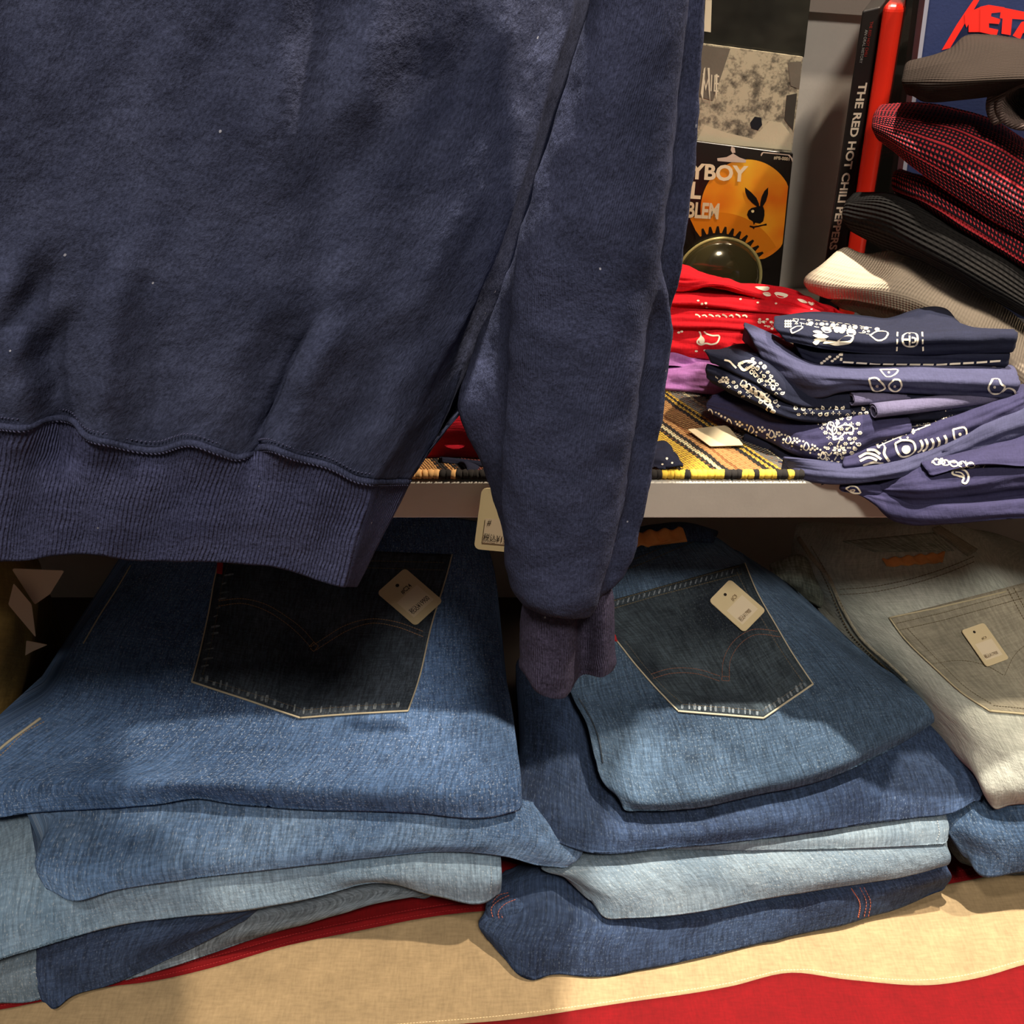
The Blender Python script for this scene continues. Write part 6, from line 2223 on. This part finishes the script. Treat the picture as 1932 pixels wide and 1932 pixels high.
# the two rows of coverstitch cord along the hem seam
seam3 = [p + Vector((0, -0.0022, 0)) for p in ring3(resamp(SEAM, NB), (770, 905))[:NB + 12]]
up3 = [p + Vector((0, -0.0018, 0.0042)) for p in ring3(resamp(SEAM, NB), (770, 905))[:NB + 12]]
link('hem_seam', tube(seam3, 0.0017, 8), jersey_m, S)
def beads(line, step, r_, dirv):
    g = Geo()
    cum = 0
    nxt = 0
    for a, b in zip(line[:-1], line[1:]):
        L = (b - a).length
        while nxt <= cum + L:
            p = a.lerp(b, (nxt - cum) / L)
            d = (b - a).normalized()
            q = p + d * step * 0.55 + dirv
            g.merge(tube([p, (p + q) / 2 + Vector((0, -r_ * 0.6, 0)), q], [r_ * 0.5, r_, r_ * 0.5], 5))
            nxt += step
        cum += L
    return g
link('hem_stitching', beads(up3, 0.0021, 0.00045, Vector((0, 0, 0.0009))), plain('navy_thread', (66, 68, 98), 0.8), S)
dn3 = [p + Vector((0, -0.0036, -0.0006)) for p in ring3(resamp(SEAM, NB), (770, 905))[:NB + 12]]
link('hem_stitching', beads(dn3, 0.0021, 0.00045, Vector((0, 0, -0.0009))), plain('navy_thread', (66, 68, 98), 0.8), S)

# sleeve: loops round it, from the top of the frame down to the cuff
def sl(L, LF, M_, RF, V_, OR, BM, BL, Yf=0.0, deep=0.0):
    y0 = 0.398 + Yf
    OR = (OR[0] - 8, OR[1])
    V_ = (V_[0] - 4, V_[1])
    return spline([P(*L, y0 + 0.016), P(*LF, y0 + 0.002), P(*M_, y0 - 0.004), P(*RF, y0 + 0.002), P(*V_, y0 + 0.022), P(*OR, y0 + 0.021), P(OR[0] - 5, OR[1], y0 + 0.034), P(*BM, y0 + 0.095 + deep), P(*BL, y0 + 0.058 + deep), P(L[0] + 3, L[1], y0 + 0.030)], 130, True)
def sltop(y, a, b):
    w_ = b - a
    return sl((a, y), (a + .2 * w_, y), (a + .5 * w_, y), (a + .85 * w_, y), (a + .93 * w_, y), (b, y), (a + .5 * w_, y), (a + .06 * w_, y))


SL = [sltop(-2000, 1780, 2330), sltop(-700, 1290, 1480),
      sl((1122, -90), (1165, -90), (1230, -90), (1300, -90), (1322, -90), (1338, -90), (1240, -95), (1136, -95)),
      sl((1110, 14), (1150, 14), (1215, 14), (1290, 14), (1312, 14), (1329, 14), (1230, 10), (1124, 10)),
      sl((1068, 160), (1110, 160), (1185, 160), (1275, 160), (1302, 160), (1323, 160), (1210, 155), (1080, 155)),
      sl((1022, 312), (1070, 312), (1150, 312), (1255, 312), (1287, 312), (1311, 312), (1190, 305), (1032, 305)),
      sl((976, 486), (1024, 486), (1120, 486), (1235, 486), (1268, 486), (1291, 486), (1150, 480), (972, 480)),
      sl((962, 640), (1008, 640), (1100, 640), (1208, 640), (1240, 640), (1271, 640), (1120, 635), (905, 635), deep=0.02),
      sl((957, 760), (1000, 765), (1090, 765), (1190, 765), (1224, 765), (1256, 765), (1100, 765), (866, 762)),
      sl((949, 870), (990, 880), (1078, 890), (1172, 885), (1206, 880), (1236, 880), (1080, 875), (904, 868)),
      sl((950, 975), (988, 990), (1070, 1000), (1158, 990), (1186, 985), (1213, 985), (1065, 980), (938, 965)),
      sl((956, 1062), (988, 1082), (1060, 1095), (1138, 1080), (1160, 1070), (1190, 1070), (1070, 1065), (966, 1058)),
      sl((966, 1112), (992, 1136), (1052, 1155), (1118, 1148), (1142, 1118), (1164, 1108), (1070, 1112), (985, 1112)),
      sl((980, 1128), (1004, 1150), (1056, 1166), (1106, 1166), (1134, 1132), (1152, 1112), (1072, 1120), (1000, 1125), 0.004),
      sl((996, 1128), (1014, 1146), (1060, 1160), (1098, 1158), (1124, 1126), (1138, 1108), (1072, 1118), (1010, 1122), 0.010)]
sg = skin(SL, 9, amp=0.0012)
so = link('sleeve', sg, jersey_m, S)
# lengthwise crease from elbow to cuff is in the loops; cuff:
def cf(L, A, B_, V1, C_, D_, BM, BL):
    y0 = 0.408
    return spline([P(*L, y0 + 0.012), P(*A, y0), P(*B_, y0 + 0.002), P(*V1, y0 + 0.020), P(*C_, y0 + 0.014), P(*D_, y0 + 0.022), P(*BM, y0 + 0.042), P(*BL, y0 + 0.034)], 90, True)
CL = [cf((1000, 1118), (1030, 1124), (1072, 1124), (1100, 1110), (1128, 1100), (1148, 1092), (1085, 1100), (1010, 1110)),
      cf((988, 1150), (1022, 1156), (1070, 1158), (1102, 1140), (1132, 1130), (1155, 1122), (1080, 1130), (1000, 1140)),
      cf((986, 1195), (1020, 1205), (1070, 1208), (1104, 1190), (1134, 1182), (1159, 1176), (1080, 1180), (998, 1185)),
      cf((986, 1240), (1018, 1255), (1068, 1260), (1104, 1238), (1134, 1234), (1160, 1226), (1080, 1228), (998, 1230)),
      cf((988, 1272), (1012, 1300), (1064, 1308), (1102, 1268), (1134, 1268), (1159, 1258), (1080, 1258), (1000, 1262)),
      cf((992, 1276), (1016, 1308), (1062, 1317), (1102, 1272), (1134, 1278), (1154, 1266), (1080, 1262), (1004, 1266)),
      cf((998, 1272), (1020, 1300), (1060, 1308), (1100, 1264), (1132, 1270), (1148, 1260), (1080, 1256), (1010, 1260))]
cg = skin(CL, 9, amp=0.0006)
co = link('cuff', cg, cuff_m, S)
